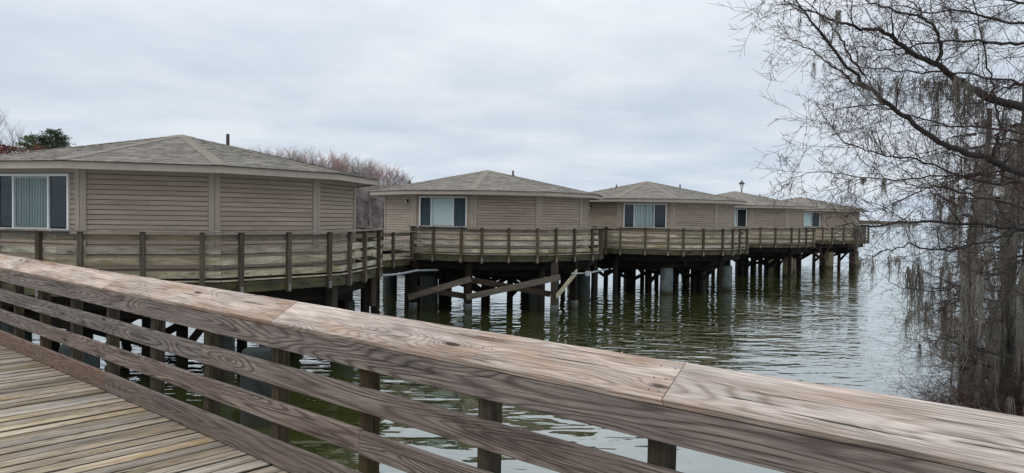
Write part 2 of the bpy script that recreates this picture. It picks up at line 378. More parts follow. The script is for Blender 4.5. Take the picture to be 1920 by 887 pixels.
# ------------------------------------------------------------------ water and banks
mb = MB(); S = 4000
mb.quad((-S, -200, 0), (S, -200, 0), (S, S, 0), (-S, S, 0))
structure(link('water', mb.mesh('water', M['water'])))
mb = MB(); mb.quad((-S, -200, -3), (S, -200, -3), (S, S, -3), (-S, S, -3))
structure(link('lake_bed', mb.mesh('lake_bed', M['earth'])))
def land(name, outline, h, base=-3, m='earth', n=40, amp=.4):
    mb = MB(); x0 = min(p[0] for p in outline); cxm = sum(p[0] for p in outline) / len(outline); cym = sum(p[1] for p in outline) / len(outline)
    rings = []
    for f, z in ((1.0, base), (1.0, -.05), (.985, .25), (.95, h * .7), (.8, h), (.4, h * 1.1)):
        rings.append([(cxm + (x - cxm) * f, cym + (y - cym) * f, z + (noise.noise(Vector((x * .1, y * .1, f * 5))) * amp if z > .1 else 0)) for x, y in outline])
    k = len(outline)
    for r_ in rings: mb.v += r_
    for j in range(len(rings) - 1):
        for i in range(k): a = j * k + i; b = j * k + (i + 1) % k; mb.f.append((a, b, b + k, a + k))
    mb.f.append(tuple((len(rings) - 1) * k + i for i in range(k)))
    return structure(link(name, mb.mesh(name, M[m], True)))
def jag(pts, step, amp, seed=1):
    r = random.Random(seed); o = []
    for i, p in enumerate(pts):
        q = pts[(i + 1) % len(pts)]; d = math.dist(p, q); n = max(1, int(d / step))
        for j in range(n): o.append((p[0] + (q[0] - p[0]) * j / n + r.uniform(-amp, amp), p[1] + (q[1] - p[1]) * j / n + r.uniform(-amp, amp)))
    return o
land('far_bank', jag([(-260, 70), (-75, 82), (-52, 112), (-19, 124), (-14, 160), (-60, 330), (-260, 330)], 9, 1.6), .7)
land('distant_shore', jag([(-300, 1500), (400, 1750), (1100, 1900), (1100, 2100), (-300, 2000)], 60, 12, 3), 9, amp=3)
land('near_bank', jag([(10.6, 13.4), (12.5, 12.2), (30, 9), (40, 30), (16, 24), (11.6, 17)], 1.2, .25, 4), .35, amp=.15)

# ------------------------------------------------------------------ boardwalk and its railing
TH = rad(49.04)
FR = Matrix.Rotation(TH + math.pi / 2, 4, 'Z')        # local X runs along the walk, local -Y towards the lake
def frame_root(name):
    o = empty(name); o.rotation_euler = (0, 0, TH + math.pi / 2); return o
DZ = EYE - 1.752                                       # walking surface
bw = structure(frame_root('boardwalk'))
s = -2.6; i = 0
while s < 15:
    w = .139 + R.uniform(-.002, .002)
    dz = R.uniform(-.003, .003); e = 2.70 + R.uniform(-.02, .02)
    o = board('plank', (s + w / 2 + R.uniform(-.001, .001), 1.3, DZ - .019 + dz), (s + w / 2 + R.uniform(-.003, .003), -e, DZ - .019 + dz), .139, .038, M['plank'], bw, seg=8, wob=.0012, var=i % 7)
    s += w + R.choice((.011, .014, .017, .022)); i += 1
for d in (1.2, .0, -1.2, -2.45): board('joist', (-2.6, d, DZ - .145), (15, d, DZ - .145), .05, .2, M['dark'], bw)
board('rim_joist', (-2.6, -2.672, DZ - .15), (15, -2.672, DZ - .15), .036, .21, M['rim'], bw)
for sx in (-.5, 3.5, 7.5, 11.5):
    board('beam', (sx, 1.4, DZ - .36), (sx, -2.55, DZ - .36), .15, .22, M['dark'], bw)
    for d in (1.0, -2.3):
        mb = MB(); mb.lathe([(.15, -3), (.14, DZ - .48)], 12); link('pile', mb.mesh('pile', M['dark'], True), bw, Matrix.Translation((sx, d, 0)))

nb = MB(); s = -2.6
for o in bw.children:
    if not o.name.startswith('plank'): continue
    x0 = o.matrix_local.translation.x
    for d in (-1.2, -2.45):
        for q in (-.04, .04):
            cx_, cy_ = x0 + q + R.uniform(-.006, .006), d + R.uniform(-.012, .012); k0 = len(nb.v)
            nb.v += [(cx_ + .0045 * math.cos(j_ * 1.047), cy_ + .0045 * math.sin(j_ * 1.047), DZ + .0045) for j_ in range(6)]; nb.f.append(tuple(range(k0, k0 + 6)))
stuff(link('nail_heads', nb.mesh('nail_heads', M['nail']), bw))
rl = tag(frame_root('wooden_railing'), 'weathered wooden railing with wide sloping cap boards along the foreground boardwalk', 'railing')
z = lambda h: EYE - h
# cap boards, sloped towards the walk
ci = Vector((0, -2.625, z(.742))); co = Vector((0, -2.832, z(.618)))
cm = (ci + co) / 2; cn = (ci - co).normalized(); cw = (ci - co).length; tl = math.atan2(co.z - ci.z, -(co.y - ci.y))
joints = [-2.6, 1.452, 4.445, 7.46, 10.42, 13.4, 15]
for a, b in zip(joints[:-1], joints[1:]):
    up = Vector((0, cn.z, -cn.y)); up = up if up.z > 0 else -up
    off = up * -.019
    o = board('cap_board', (a + .0025, cm.y + off.y, cm.z + off.z + R.uniform(-.002, .002)), (b - .0025, cm.y + off.y, cm.z + off.z + R.uniform(-.002, .002)), cw, .038, M['cap'], rl, up=up, seg=14, wob=.0016, var=int(a * 7) % 11)
nl = MB()
for sx in [k + .51 for k in range(-2, 13)]:
    for e in (-.30, .02, .32):
        for q in (0, .06):
            p = cm + (ci - co) * (e + R.uniform(-.03, .03)); nl.v and None
            up = Vector((0, cn.z, -cn.y)); up = up if up.z > 0 else -up
            c = Vector((sx + q - .03 + R.uniform(-.012, .012), p.y, p.z)) + up * .0005
            k0 = len(nl.v); rr = .0042
            for kk in range(6):
                an = kk * math.pi / 3; q2 = c + Vector((1, 0, 0)) * rr * math.cos(an) + cn * rr * math.sin(an) + up * .0012
                nl.v.append(tuple(q2))
            nl.f.append(tuple(range(k0, k0 + 6)))
stuff(link('nail_heads', nl.mesh('nail_heads', M['nail']), rl))
def run(name, top, bot, jl, mat, d=-2.674, th=.038, v0=0):
    h = round(top - bot, 4) * -1 if top < bot else top - bot
    for i, (a, b) in enumerate(zip(jl[:-1], jl[1:])):
        zz = z((top + bot) / 2) + R.uniform(-.003, .003)
        board(name, (a + .0015, d + R.uniform(-.002, .002), zz), (b - .0015, d, zz + R.uniform(-.003, .003)), th, round(abs(bot - top), 3), mat, rl, seg=12, wob=.0014, var=v0 + i)
run('rail_board', .775, .922, [-2.6, 4.5, 10.5, 15], M['rail'], d=-2.66, v0=1)
run('rail_board', 1.04, 1.185, [-2.6, -.5, 5.5, 11.5, 15], M['rail'], v0=21)
run('rail_board', 1.30, 1.445, [-2.6, 3.5, 9.5, 15], M['rail'], v0=31)
run('toe_board', 1.57, 1.742, [-2.6, 1.5, 7.47, 13.5, 15], M['toe'], v0=41)
for k in range(-4, 13):
    sx = k + .51
    board('post', (sx, -2.741, z(.73)), (sx, -2.741, z(2.15)), .092, .092, M['post'], rl, up=(1, 0, 0), seg=6, wob=.0012, var=k % 5)

# ------------------------------------------------------------------ cabins
NF = 11; A = 2 * math.pi / NF
RW, RE, RR = 4.95, 5.66, 5.80
ZF, ZE, ZP = EYE - 1.57, EYE + 1.05, EYE + 2.2
def pol(r, a): return Vector((r * math.sin(a), -r * math.cos(a), 0))   # local; a = 0 is where the window facet begins
def facet_mat(i, r, zz=0, inset=0):
    p, q = pol(r, i * A), pol(r, (i + 1) * A); x = (q - p).normalized(); y = Vector((-x.y, x.x, 0))   # y points inward
    m = Matrix((x, y, Vector((0, 0, 1)))).transposed().to_4x4(); m.translation = p + y * inset + Vector((0, 0, zz)); return m, (q - p).length
FW = 2 * RW * math.sin(A / 2)
EXP = .114
WX0, WX1, WZ0, WZ1 = .30, FW - .34, EYE - .44, EYE + .77
_sm = {}
def siding_mesh(Ln):
    k = round(Ln, 3)
    if k in _sm: return _sm[k]
    mb = MB(); h = EXP + .012
    pr = [(-.046, .017), (-.002, .017), (-.002, EXP), (-.030, EXP)]     # (y outward is negative, z)
    n = len(pr)
    for x in (0, Ln):
        for y, zz in pr: mb.v.append((x, y, zz))
    for j in range(n): mb.f.append((j, (j + 1) % n, n + (j + 1) % n, n + j))
    mb.f.append(tuple(reversed(range(n)))); mb.f.append(tuple(range(n, 2 * n)))
    _sm[k] = mb.mesh('siding_board', M['siding']); return _sm[k]
def shingle_facet(seed):
    r = random.Random(seed); mb = MB(); n = 36; R0 = RE + .07; slope = (ZP - ZE) / RE
    hw = lambda rr: rr * math.sin(A / 2); ap = lambda rr: rr * math.cos(A / 2)
    z0 = ZE + .012
    for k in range(n):
        ra = R0 * (1 - k / n); rb = R0 * (1 - (k + 1.15) / n); rb = max(rb, 0)
        x = -hw(ra) - r.uniform(0, .15)
        while x < hw(ra):
            w = r.uniform(.12, .30); xa = max(x, -hw(ra)); xb = min(x + w, hw(ra)); lift = r.choice((.012, .012, .02)); jg = r.uniform(0, .012) + (.03 if r.random() < .35 else 0)
            if xb - xa > .01:
                r1 = ra - jg * (0 if k == 0 else 1); za = z0 + slope * (R0 - r1) * 1; zb = z0 + slope * (R0 - rb)
                f = (hw(rb) / hw(ra)) if ra else 0
                # the strip is clipped to the facet by pulling its upper corners in
                xa2 = max(xa, -hw(rb)); xb2 = min(xb, hw(rb)); xb2 = max(xb2, xa2); xa2 = min(xa2, xb2)
                a_ = (xa, -ap(r1), za + lift); b_ = (xb, -ap(r1), za + lift); c_ = (xb2, -ap(rb), zb + .004); d_ = (xa2, -ap(rb), zb + .004)
                e_ = (xa, -ap(r1), za - .004); g_ = (xb, -ap(r1), za - .004)
                mb.quad(a_, b_, c_, d_); mb.quad(e_, g_, b_, a_)
                tn = min(1, max(0, r.gauss(.5, .22))); mb.tone += [tn, tn]
            x += w
    return mb.mesh('roof_shingles', M['shingle'])
SHF = [shingle_facet(s) for s in (1, 2, 3)]
def make_cabin(name='lake_cabin'):
    root = empty(name)
    # wall panels behind the siding, floor and ceiling
    for i in range(NF):
        m, Lf = facet_mat(i, RW)
        mb = MB()
        if i == 0:
            mb.box(0, Lf, .0, .10, ZF - .05, WZ0); mb.box(0, Lf, .0, .10, WZ1, ZE - .1); mb.box(0, WX0, .0, .10, WZ0, WZ1); mb.box(WX1, Lf, .0, .10, WZ0, WZ1)
        else: mb.box(0, Lf, .0, .10, ZF - .05, ZE - .1)
        link('wall', mb.mesh('wall', M['room']), root, m)
    mb = MB(); mb.prism([tuple(pol(RW - .05, i * A))[:2] for i in range(NF)], ZF - .09, ZF - .01); link('floor', mb.mesh('floor', M['dark']), root)
    # siding on the sides that face the lake walk
    for i in range(-2, 4):
        m, Lf = facet_mat(i, RW, 0, -.001)
        zz = ZF - .02; k = 0
        while zz + EXP < ZE - .12:
            top = zz + EXP
            spans = [(.0, Lf)]
            if i == 0 and top > WZ0 - .04 and zz < WZ1 + .03: spans = [(.0, WX0 - .05), (WX1 + .05, Lf)]
            if len(spans) == 1 and (k * 7 + i * 3) % 5 in (1, 3): f_ = (.34, .5, .63)[(k + i) % 3]; spans = [(0, Lf * f_ - .003), (Lf * f_ + .003, Lf)]
            k += 1
            for a, b in spans: link('siding_board', siding_mesh(b - a), root, m @ Matrix.Translation((a, 0, zz)))
            zz += EXP
        mb = MB(); mb.box(.08, Lf - .08, -.05, 0, ZE - .2, ZE - .112); link('frieze_board', mb.mesh('frieze_board', M['trim']), root, m)
    cb = MB()
    m0, _ = facet_mat(0, RW); inv = Matrix.Rotation(0, 4, 'Z')
    for sgn, i in ((1, 0), (-1, -1)):
        mm, Lf = facet_mat(i, RW)
        a, b = (-.012, .115) if sgn == 1 else (Lf - .115, Lf + .012)
        cb.box(a, b, -.068 if sgn == 1 else -.066, -.001, ZF - .03, ZE - .11, mm)
    cbm = cb.mesh('corner_board', M['trim'])
    for i in range(-2, 5): link('corner_board', cbm, root, Matrix.Rotation(i * A, 4, 'Z'))
    # window
    m, Lf = facet_mat(0, RW)
    fr = MB(); W0, W1, Z0, Z1 = WX0 - .05, WX1 + .05, WZ0 - .05, WZ1 + .04
    t = .05
    for bx in ((W0, W1, Z1 - t, Z1), (W0, W1, Z0, Z0 + t), (W0, W0 + t, Z0 + t, Z1 - t), (W1 - t, W1, Z0 + t, Z1 - t)): fr.box(bx[0], bx[1], -.075, .04, bx[2], bx[3])
    win = link('window', fr.mesh('window', M['white']), root, m)
    X = [W0 + t, W0 + t + (W1 - W0) * .225, W0 + t + (W1 - W0) * .69, W1 - t]
    for j in range(3):
        mb = MB(); mb.box(X[j] + .004, X[j + 1] - .004, .006 if j != 1 else -.012, .012 if j != 1 else -.006, Z0 + t, Z1 - t)
        link('pane', mb.mesh('pane', M['glass']), win)
    for j in (1, 2):
        mb = MB(); mb.box(X[j] - .022, X[j] + .022, -.03, .03, Z0 + t, Z1 - t); link('mullion', mb.mesh('mullion', M['white']), win)
    for za_, zb_ in ((Z1 - t - .04, Z1 - t), (Z0 + t, Z0 + t + .03)):
        mb = MB(); mb.box(X[1] + .022, X[2] - .022, -.025, .0, za_, zb_); link('sash_rail', mb.mesh('sash_rail', M['alum']), win)
    root['X'] = 0; del root['X']
    # roof: boarded underside, fascia, shingles, hip caps
    mb = MB(); Pe = [pol(RE - .03, i * A) for i in range(NF)]; ze = ZE - .02; k0 = 0
    mb.v = [(p.x, p.y, ze) for p in Pe] + [(0, 0, ZP - .03)] + [(p.x, p.y, ZE - .13) for p in Pe]
    for i in range(NF): j = (i + 1) % NF; mb.f += [(i, j, NF), (i, NF + 1 + i, NF + 1 + j, j)]
    mb.f.append(tuple(NF + 1 + i for i in reversed(range(NF))))
    link('roof', mb.mesh('roof', M['soffit']), root)
    rf = root.children[-1] if False else None
    for i in range(NF):
        mm, Lf = facet_mat(i, RE)
        mb = MB(); mb.prism([(0, 0), (Lf, 0), (Lf - .008, .026), (.008, .026)], ZE - .16, ZE - .004)
        link('fascia_board', mb.mesh('fascia_board', M['fascia']), root, mm)
    for i in range(NF):
        o = stuff(link('roof_shingles', SHF[i % 3], root, Matrix.Rotation((i + .5) * A, 4, 'Z')))
    hc = MB(); slope = (ZP - ZE) / RE; n = 18; r0 = RE + .06
    for k in range(n):
        ra = r0 * (1 - k / n); rb = r0 * (1 - (k + 1.1) / n); rb = max(rb, .0)
        za = ZE + slope * (r0 - ra) + .040; zb = ZE + slope * (r0 - rb) + .028; w = .15
        drop = w * math.tan(A / 2) * slope
        # two leaves folded over the hip, pointing down local -Y
        hc.quad((-w, -ra + .0, za - drop), (0, -ra, za), (0, -rb, zb), (-w, -rb, zb - drop)); hc.quad((0, -ra, za), (w, -ra, za - drop), (w, -rb, zb - drop), (0, -rb, zb))
        hc.quad((-w, -ra, za - drop - .012), (0, -ra, za - .012), (0, -ra, za), (-w, -ra, za - drop)); hc.quad((0, -ra, za - .012), (w, -ra, za - drop - .012), (w, -ra, za - drop), (0, -ra, za))
    hcm = hc.mesh('hip_cap', M['ridge'])
    for i in range(NF): link('hip_cap', hcm, root, Matrix.Rotation(i * A, 4, 'Z') )
    mb = MB(); mb.lathe([(.42, ZP - .045), (.36, ZP - .012), (.02, ZP + .055)], 11); link('peak_cap', mb.mesh('peak_cap', M['ridge']), root)
    return root
def dup_tree(o, parent=None):
    c = o.copy(); C.objects.link(c)
    if parent is not None: c.parent = parent
    for ch in list(o.children): dup_tree(ch, c)
    return c
CAB = [  # x, y, angle of window facet start, label
    (-9.73, 21.2, -32.7, 'tan octagonal-style lake cabin nearest the camera at left, with tall brown vent pipe'),
    (-1.23, 35.13, -37.3, 'second tan lake cabin, with pale closed blinds filling its middle window pane'),
    (8.05, 43.12, -27.9, 'third tan lake cabin, with striped half-open vertical blinds in its dark window'),
    (17.2, 55.8, -36.6, 'fourth tan lake cabin, mostly hidden behind the third, its lamp post rising behind'),
    (26.5, 66.5, -31.5, 'farthest tan lake cabin, partly behind the bare branches at right')]
proto = make_cabin()
cabins = []
for i, (x, y, a, lab) in enumerate(CAB):
    o = proto if i == 0 else dup_tree(proto)
    o.location = (x, y, 0); o.rotation_euler = (0, 0, rad(a)); tag(o, lab.replace('octagonal-style', 'many-sided'), 'cabin', 'tan cabins on piles over the lake'); cabins.append(o)
def roof_z(r): return ZP - (ZP - ZE) / RE * r + .01
def vent(ci_, dx, dy, r, h, flash=True):
    root = cabins[ci_]; rr = math.hypot(dx, dy); zz = roof_z(rr * .97); loc = Vector((dx, dy, 0)); loc.rotate(Matrix.Rotation(-root.rotation_euler.z, 3, 'Z'))
    mb = MB(); mb.lathe([(r * 2.6, -.06), (r * 2.3, .03), (r * 1.15, .09), (r, .10), (r, h), (r * .8, h), (r * .8, h - .05)], 12)
    link('vent_pipe', mb.mesh('vent_pipe', M['pipe'], False), root, Matrix.Translation((loc.x, loc.y, zz)))
vent(0, .95, 1.0, .05, .46); vent(1, 1.23, .1, .045, .28); vent(1, -3.65, -1.0, .04, .18)
vent(2, 1.95, 0, .04, .26); vent(2, -2.0, -1.0, .035, .2); vent(3, 2.0, .2, .05, .24); vent(4, 2.4, .2, .05, .24); vent(4, -1.0, -.4, .04, .14)
# blinds and screens, different in every cabin
for i, (kind, side) in enumerate((('slatgrey', 'screen'), ('closed', 'screenblue'), ('slat', 'screen'), ('closed', 'screen'), ('closed', 'screen'))):
    win = [c for c in cabins[i].children if c.name.startswith('window')][0]
    W0, W1, Z0, Z1 = WX0 - .05, WX1 + .05, WZ0 - .05, WZ1 + .04; t = .05
    X = [W0 + t, W0 + t + (W1 - W0) * .225, W0 + t + (W1 - W0) * .69, W1 - t]
    for j in (0, 2):
        mb = MB(); mb.box(X[j] + .022, X[j + 1] - .022, .016, .022, Z0 + t, Z1 - t)
        o = link('insect_screen', mb.mesh('insect_screen', M[side]), win)
    sw = {'slatgrey': .088, 'closed': .088, 'slat': .088}[kind]; ang = {'slatgrey': -8, 'closed': 4, 'slat': 48}[kind]
    mm = M['blindgrey'] if kind == 'slatgrey' else M['blind']
    mb = MB(); mb.box(-sw / 2, sw / 2, -.0015, .0015, Z0 + .06, Z1 - .07); sm_ = mb.mesh('blind_slat', mm)
    x = X[1] + .04
    while x < X[2] - .03:
        link('blind_slat', sm_, win, Matrix.Translation((x, .05, 0)) @ Matrix.Rotation(rad(ang + R.uniform(-6, 6) * (1 if kind != 'closed' else .5)), 4, 'Z')); x += .082
    for xa_, xb_ in ((X[0] + .05, X[1]), (X[2] + .05, X[3])):
        x = xa_
        while x < xb_: link('blind_slat', sm_, win, Matrix.Translation((x, .09, 0)) @ Matrix.Rotation(rad(70), 4, 'Z')); x += .082
# wall lamps on the facet left of the window
for ci_, fx in ((1, .80), (2, .33)):
    m, Lf = facet_mat(-1, RW); mb = MB(); mb.box(-.06, .06, -.05, 0, -.06, .06); mb.box(-.02, .02, -.10, -.05, -.02, .02)
    lo = link('wall_lamp', mb.mesh('wall_lamp', M['black']), cabins[ci_], m @ Matrix.Translation((Lf * fx, -.03, EYE + .62)))
    for sg in (-1, 1):
        mb = MB(); mb.lathe([(.02, 0), (.035, -.05), (.065, -.12), (.068, -.13), (.05, -.135)], 12)
        link('lamp_head', mb.mesh('lamp_head', M['black'] if sg < 0 else M['lampglass']), lo, Matrix.Translation((sg * .07 - .02, -.11, 0)) @ Matrix.Rotation(rad(-35), 4, 'X') @ Matrix.Rotation(rad(35 * sg), 4, 'Y'))

# ------------------------------------------------------------------ the decks round the cabins, with rails, rim and timber frame below
plate = MB(); plate.box(-.035, .035, -.006, 0, -.10, .10)
for q in (-.06, .05): plate.lathe([(.018, 0), (.018, .02)], 6)
plate = MB(); plate.box(-.034, .034, -.007, 0, -.09, .09); plate.box(-.014, .014, -.022, -.007, -.066, -.04); plate.box(-.014, .014, -.022, -.007, .03, .056)
plate = plate.mesh('bolt_plate', M['galv'])
HTS = [(.53, .66), (.80, .955), (1.04, 1.205), (1.345, 1.495)]
def rail_run(root, p, q, hts, capz, zb, posts, low=0, over=.03, mossy=None):
    """one straight length of deck railing from p to q (outside of it is to the right of p->q seen from above going anticlockwise: local -normal)"""
    p = Vector((p[0], p[1], 0)); q = Vector((q[0], q[1], 0)); d = (q - p); Ln = d.length; d.normalize(); outw = Vector((d.y, -d.x, 0))
    zz = lambda h: EYE - h - low
    for a, b in hts:
        zc_ = zz((a + b) / 2) + R.uniform(-.006, .006)
        board('rail_board', p + Vector((0, 0, zc_)), q + Vector((0, 0, zc_ + R.uniform(-.006, .006))), .036, round(b - a, 3), M['deckrailtop' if a < .6 else 'deckrail'], root, var=R.randrange(3))
    cc = outw * .04
    board('cap_board', p + cc - d * over + Vector((0, 0, zz(capz) - .018)), q + cc + d * over + Vector((0, 0, zz(capz) - .018)), .24, .036, M['deckcap'], root)
    board('rim_board', p + outw * -.012 + Vector((0, 0, zz(zb) + .14)), q + outw * -.012 + Vector((0, 0, zz(zb) + .14)), .045, .26, M['rim'], root)
    board('deck_edge', p + outw * .012 + Vector((0, 0, zz(1.555) - .019)), q + outw * .012 + Vector((0, 0, zz(1.555) - .019)), .075, .034, M['deckrail'], root)
    for f in posts:
        c = p + d * (Ln * f + R.uniform(-.05, .05)) + outw * .072
        po = board('post', c + Vector((0, 0, zz(capz) - .037)), c + Vector((0, 0, zz(zb) - .04 + R.uniform(-.02, .02))), .10, .105, M['deckpost'], root, up=d, var=R.randrange(3))
        w = Matrix((d, -outw, Vector((0, 0, 1)))).transposed().to_4x4(); w.translation = c + outw * .0505 + Vector((0, 0, zz(zb) + .07))
        link('bolt_plate', plate, po, MAT[po.name].inverted() @ w)
DK = [  # per cabin: list of (facet, f0, f1), sixty-degree offset of the big piles, label
    ([(-3, 0, 1), (-2, 0, 1), (-1, 0, 1), (0, 0, 1), (1, 0, 1), (2, 0, 1), (3, 0, 1), (4, 0, 1), (5, 0, .35)]),
    ([(0, .17, 1), (1, 0, 1), (2, 0, 1), (3, 0, .45), (5, .45, 1), (6, 0, 1)]),
    ([(-1, .62, 1), (0, 0, 1), (1, 0, 1), (2, 0, 1), (3, 0, .6)]),
    ([(-1, .3, 1), (0, 0, 1), (1, 0, 1), (2, 0, 1), (3, 0, 1), (4, 0, .5)]),
    ([(-1, .2, 1), (0, 0, 1), (1, 0, 1), (2, 0, 1), (3, 0, 1), (4, 0, 1), (5, 0, 1)])]
DL = ['weathered deck with mossy railing around the nearest cabin', 'weathered deck and railing around the second cabin, on crossed timber braces',
      'weathered deck and railing around the third cabin', 'weathered deck and railing around the fourth cabin', 'weathered deck and railing around the farthest cabin']
pile_big = MB(); pile_big.lathe([(.345, -3), (.345, 1.32), (.325, 1.37), (.30, 1.41)], 28); 
PB = {k: pile_big.mesh('concrete_pile', M[k], False) for k in ('conc', 'concy', 'concdark')}
for me in PB.values():
    for pl in me.polygons: pl.use_smooth = abs(pl.normal.z) < .5
PBA = [35, 30, 3, 36, 10]
tpile = MB(); tpile.lathe([(.15, -3), (.135, 1.98)], 12); tpile = tpile.mesh('timber_pile', M['dark'], True)
for ci_, (cab, runs) in enumerate(zip(CAB, DK)):
    dk = tag(empty('cabin_deck', (cab[0], cab[1], 0), rad(cab[2])), DL[ci_], 'deck', 'decks around the cabins')
    mb = MB(); k = 0
    for i in range(NF):
        a, b = pol(RR - .05, i * A), pol(RR - .05, (i + 1) * A); c, d = pol(RW - .3, (i + 1) * A), pol(RW - .3, i * A)
        mb.v += [(v.x, v.y, zz) for zz in (ZF - .04, ZF - .002) for v in (a, b, c, d)]
        mb.f += [tuple(k + q for q in f) for f in ((3, 2, 1, 0), (4, 5, 6, 7), (0, 1, 5, 4), (2, 3, 7, 6))]; k += 8
    link('deck_floor', mb.mesh('deck_floor', M['dark']), dk)
    for i, f0, f1 in runs:
        p, q = pol(RR, i * A), pol(RR, (i + 1) * A)
        pp, qq = p.lerp(q, f0), p.lerp(q, f1)
        fs = [(f - f0) / (f1 - f0) for f in (.13, .5, .87) if f0 - .01 < f < f1 + .01]
        if f0 > 0: fs = [.02] + [f for f in fs if f > .1]
        if f1 < 1: fs = [f for f in fs if f < .9] + [.98]
        rail_run(dk, pp, qq, HTS, .43, 1.88, fs)
    if runs[0][1] > 0:      # short return towards the wall at the left end
        i, f0, f1 = runs[0]; p = pol(RR, i * A).lerp(pol(RR, (i + 1) * A), f0); rail_run(dk, p * (RW + .15) / RR, p, HTS, .43, 1.88, [.6])
    # frame below
    for i in range(NF):
        a, b = pol(5.32, i * A), pol(5.32, (i + 1) * A)
        board('edge_beam', a + Vector((0, 0, 1.94)), b + Vector((0, 0, 1.94)), .1, .34, M['dark'], dk)
        if i % 2 == 0: link('timber_pile', tpile, dk, Matrix.Translation(a))
        board('joist', pol(.6, i * A) + Vector((0, 0, 2.23)), pol(5.68, i * A) + Vector((0, 0, 2.23)), .09, .22, M['dark'], dk)
    pa = rad(PBA[ci_] - cab[2])
    inner = [pol(2.4, pa + rad(30 + 60 * k)) for k in range(6)]
    outer = [pol(4.7, pa + rad(60 * k)) for k in range(6)]
    for k in range(6):
        a, b = outer[k], outer[(k + 1) % 6]
        board('ring_beam', a + Vector((0, 0, 1.66)), b + Vector((0, 0, 1.66)), .26, .48, M['dark'], dk)
        board('cross_beam', a * .98 + Vector((0, 0, 1.97)), Vector((0, 0, 1.97)), .2, .2, M['dark'], dk)
        link('timber_pile', tpile, dk, Matrix.Translation(inner[k]))
        c, d = inner[k], inner[(k + 1) % 6]
        board('brace', c + Vector((0, 0, 1.85)), d + Vector((0, 0, .55)), .05, .2, M['dark'], dk)
        nrm = (c + d).normalized() * .06
        board('brace', c + nrm + Vector((0, 0, .55)), d + nrm + Vector((0, 0, 1.85)), .05, .2, M['dark'], dk)
        board('brace', outer[k] * .93 + Vector((0, 0, 1.5)), inner[k] + Vector((0, 0, .5)), .05, .2, M['dark'], dk)  # extra braces and mid piles, added for a blacker under-deck
        mid = (inner[k] + outer[(k + 1) % 6]) * .5; link('timber_pile', tpile, dk, Matrix.Translation(mid))
        board('brace', mid + Vector((0, 0, .45)), outer[(k + 1) % 6] * .93 + Vector((0, 0, 1.6)), .05, .2, M['dark'], dk)
        cp = MB(); cp.box(-.2, .2, -.2, .2, 1.412, 1.86); link('pile_block', cp.mesh('pile_block', M['dark']), dk, Matrix.Translation(a))
    for q in range(-4, 5):
        hx = math.sqrt(max(.1, 4.9 ** 2 - (q * 1.08) ** 2))
        board('added_girder', (q * 1.08, -hx, 1.70), (q * 1.08, hx, 1.70), .12, .34, M['dark'], dk, up=(0, 0, 1))  # beam grid added to block the bright water and blacken the under-deck
        if q % 2 == 0: board('added_lower_girder', (-hx, q * 1.08 + .2, 1.36), (hx, q * 1.08 + .2, 1.36), .14, .26, M['dark'], dk)
    if ci_ == 0:
        # two sister blocks seen under the near rim
        for k in (3, 4): board('hanger', pol(5.5, k * A) + Vector((0, 0, 2.1)), pol(5.5, k * A) + Vector((0, 0, 1.2)), .2, .24, M['brace'], dk, up=(1, 0, 0))
    if ci_ == 1:
        rot = Matrix.Rotation(-rad(cab[2]), 3, 'Z')
        def wl(px, py, Y):      # a spot on the frame's outer face given in place coordinates
            X = (px - 960) / 1350 * Y; zz = EYE - (py - (417 + .0158 * (px - 1677) + .6)) * Y / 1350
            v = Vector((X - cab[0], Y - cab[1], 0)); v = rot @ v; v.z = zz; return v
        for (x0, y0, Y0, x1, y1, Y1, m_) in ((767, 558, 29.2, 884, 523, 29.0, 'bracelight'), (876, 558, 29.0, 1052, 520, 29.1, 'bracelight'), (884, 525, 29.6, 1034, 552, 29.8, 'brace'), (780, 540, 30.2, 880, 557, 29.8, 'brace')):
            board('brace', wl(x0, y0, Y0), wl(x1, y1, Y1), .05, .24, M[m_], dk)
        board('brace', wl(1046, 556, 29.1), wl(1083, 509, 31.2), .05, .2, M['deckrail'], dk)
        for px, Y, m_ in ((776, 29.7, 'dark'), (880, 29.6, 'dark'), (1041, 29.55, 'brace'), (1079, 31.4, 'dark')):
            t0 = wl(px, 600, Y); board('support_post', Vector((t0.x, t0.y, 2.12)), Vector((t0.x, t0.y, .35)), .22, .22, M['brace' if m_ == 'brace' else 'dark'], dk, up=(1, 0, 0))
            mb = MB(); mb.lathe([(.165, -3), (.165, .36), (.15, .39)], 14); link('pile_sleeve', mb.mesh('pile_sleeve', M['conc'], True), dk, Matrix.Translation((t0.x, t0.y, 0)))
    names = ['nearest cabin', 'second cabin', 'third cabin', 'fourth cabin', 'farthest cabin']
    yel = ci_ >= 3
    for k in range(6):
        v = Matrix.Rotation(rad(cab[2]), 3, 'Z') @ outer[k]
        aa = (PBA[ci_] + 60 * k) % 360
        pos = {0: 'front', 1: 'front right', 2: 'rear right', 3: 'rear', 4: 'rear left', 5: 'front left'}[int(((aa + 30) % 360) // 60)]
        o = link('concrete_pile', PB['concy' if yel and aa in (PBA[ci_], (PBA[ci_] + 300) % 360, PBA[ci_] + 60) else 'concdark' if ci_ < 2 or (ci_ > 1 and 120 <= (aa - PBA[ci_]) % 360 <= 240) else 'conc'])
        o.location = (cab[0] + v.x, cab[1] + v.y, 0)
        colr = {PB['concy'].name: 'yellow-stained', PB['conc'].name: 'pale grey-green', PB['concdark'].name: 'shade-darkened'}[o.data.name]
        tag(o, '%s round concrete pile in the water under the %s of the %s' % (colr, pos, names[ci_]), 'concrete pile', 'round concrete piles under the cabins')
for x, y, lab in ((-8.35, 13.9, 'free-standing grey concrete pile seen between the lower rails at far left'), (-4.75, 13.6, 'free-standing grey concrete pile seen behind the middle rail posts')):
    o = link('concrete_pile', PB['concdark']); o.location = (x, y, 0); tag(o, lab, 'concrete pile', 'lone concrete piles')

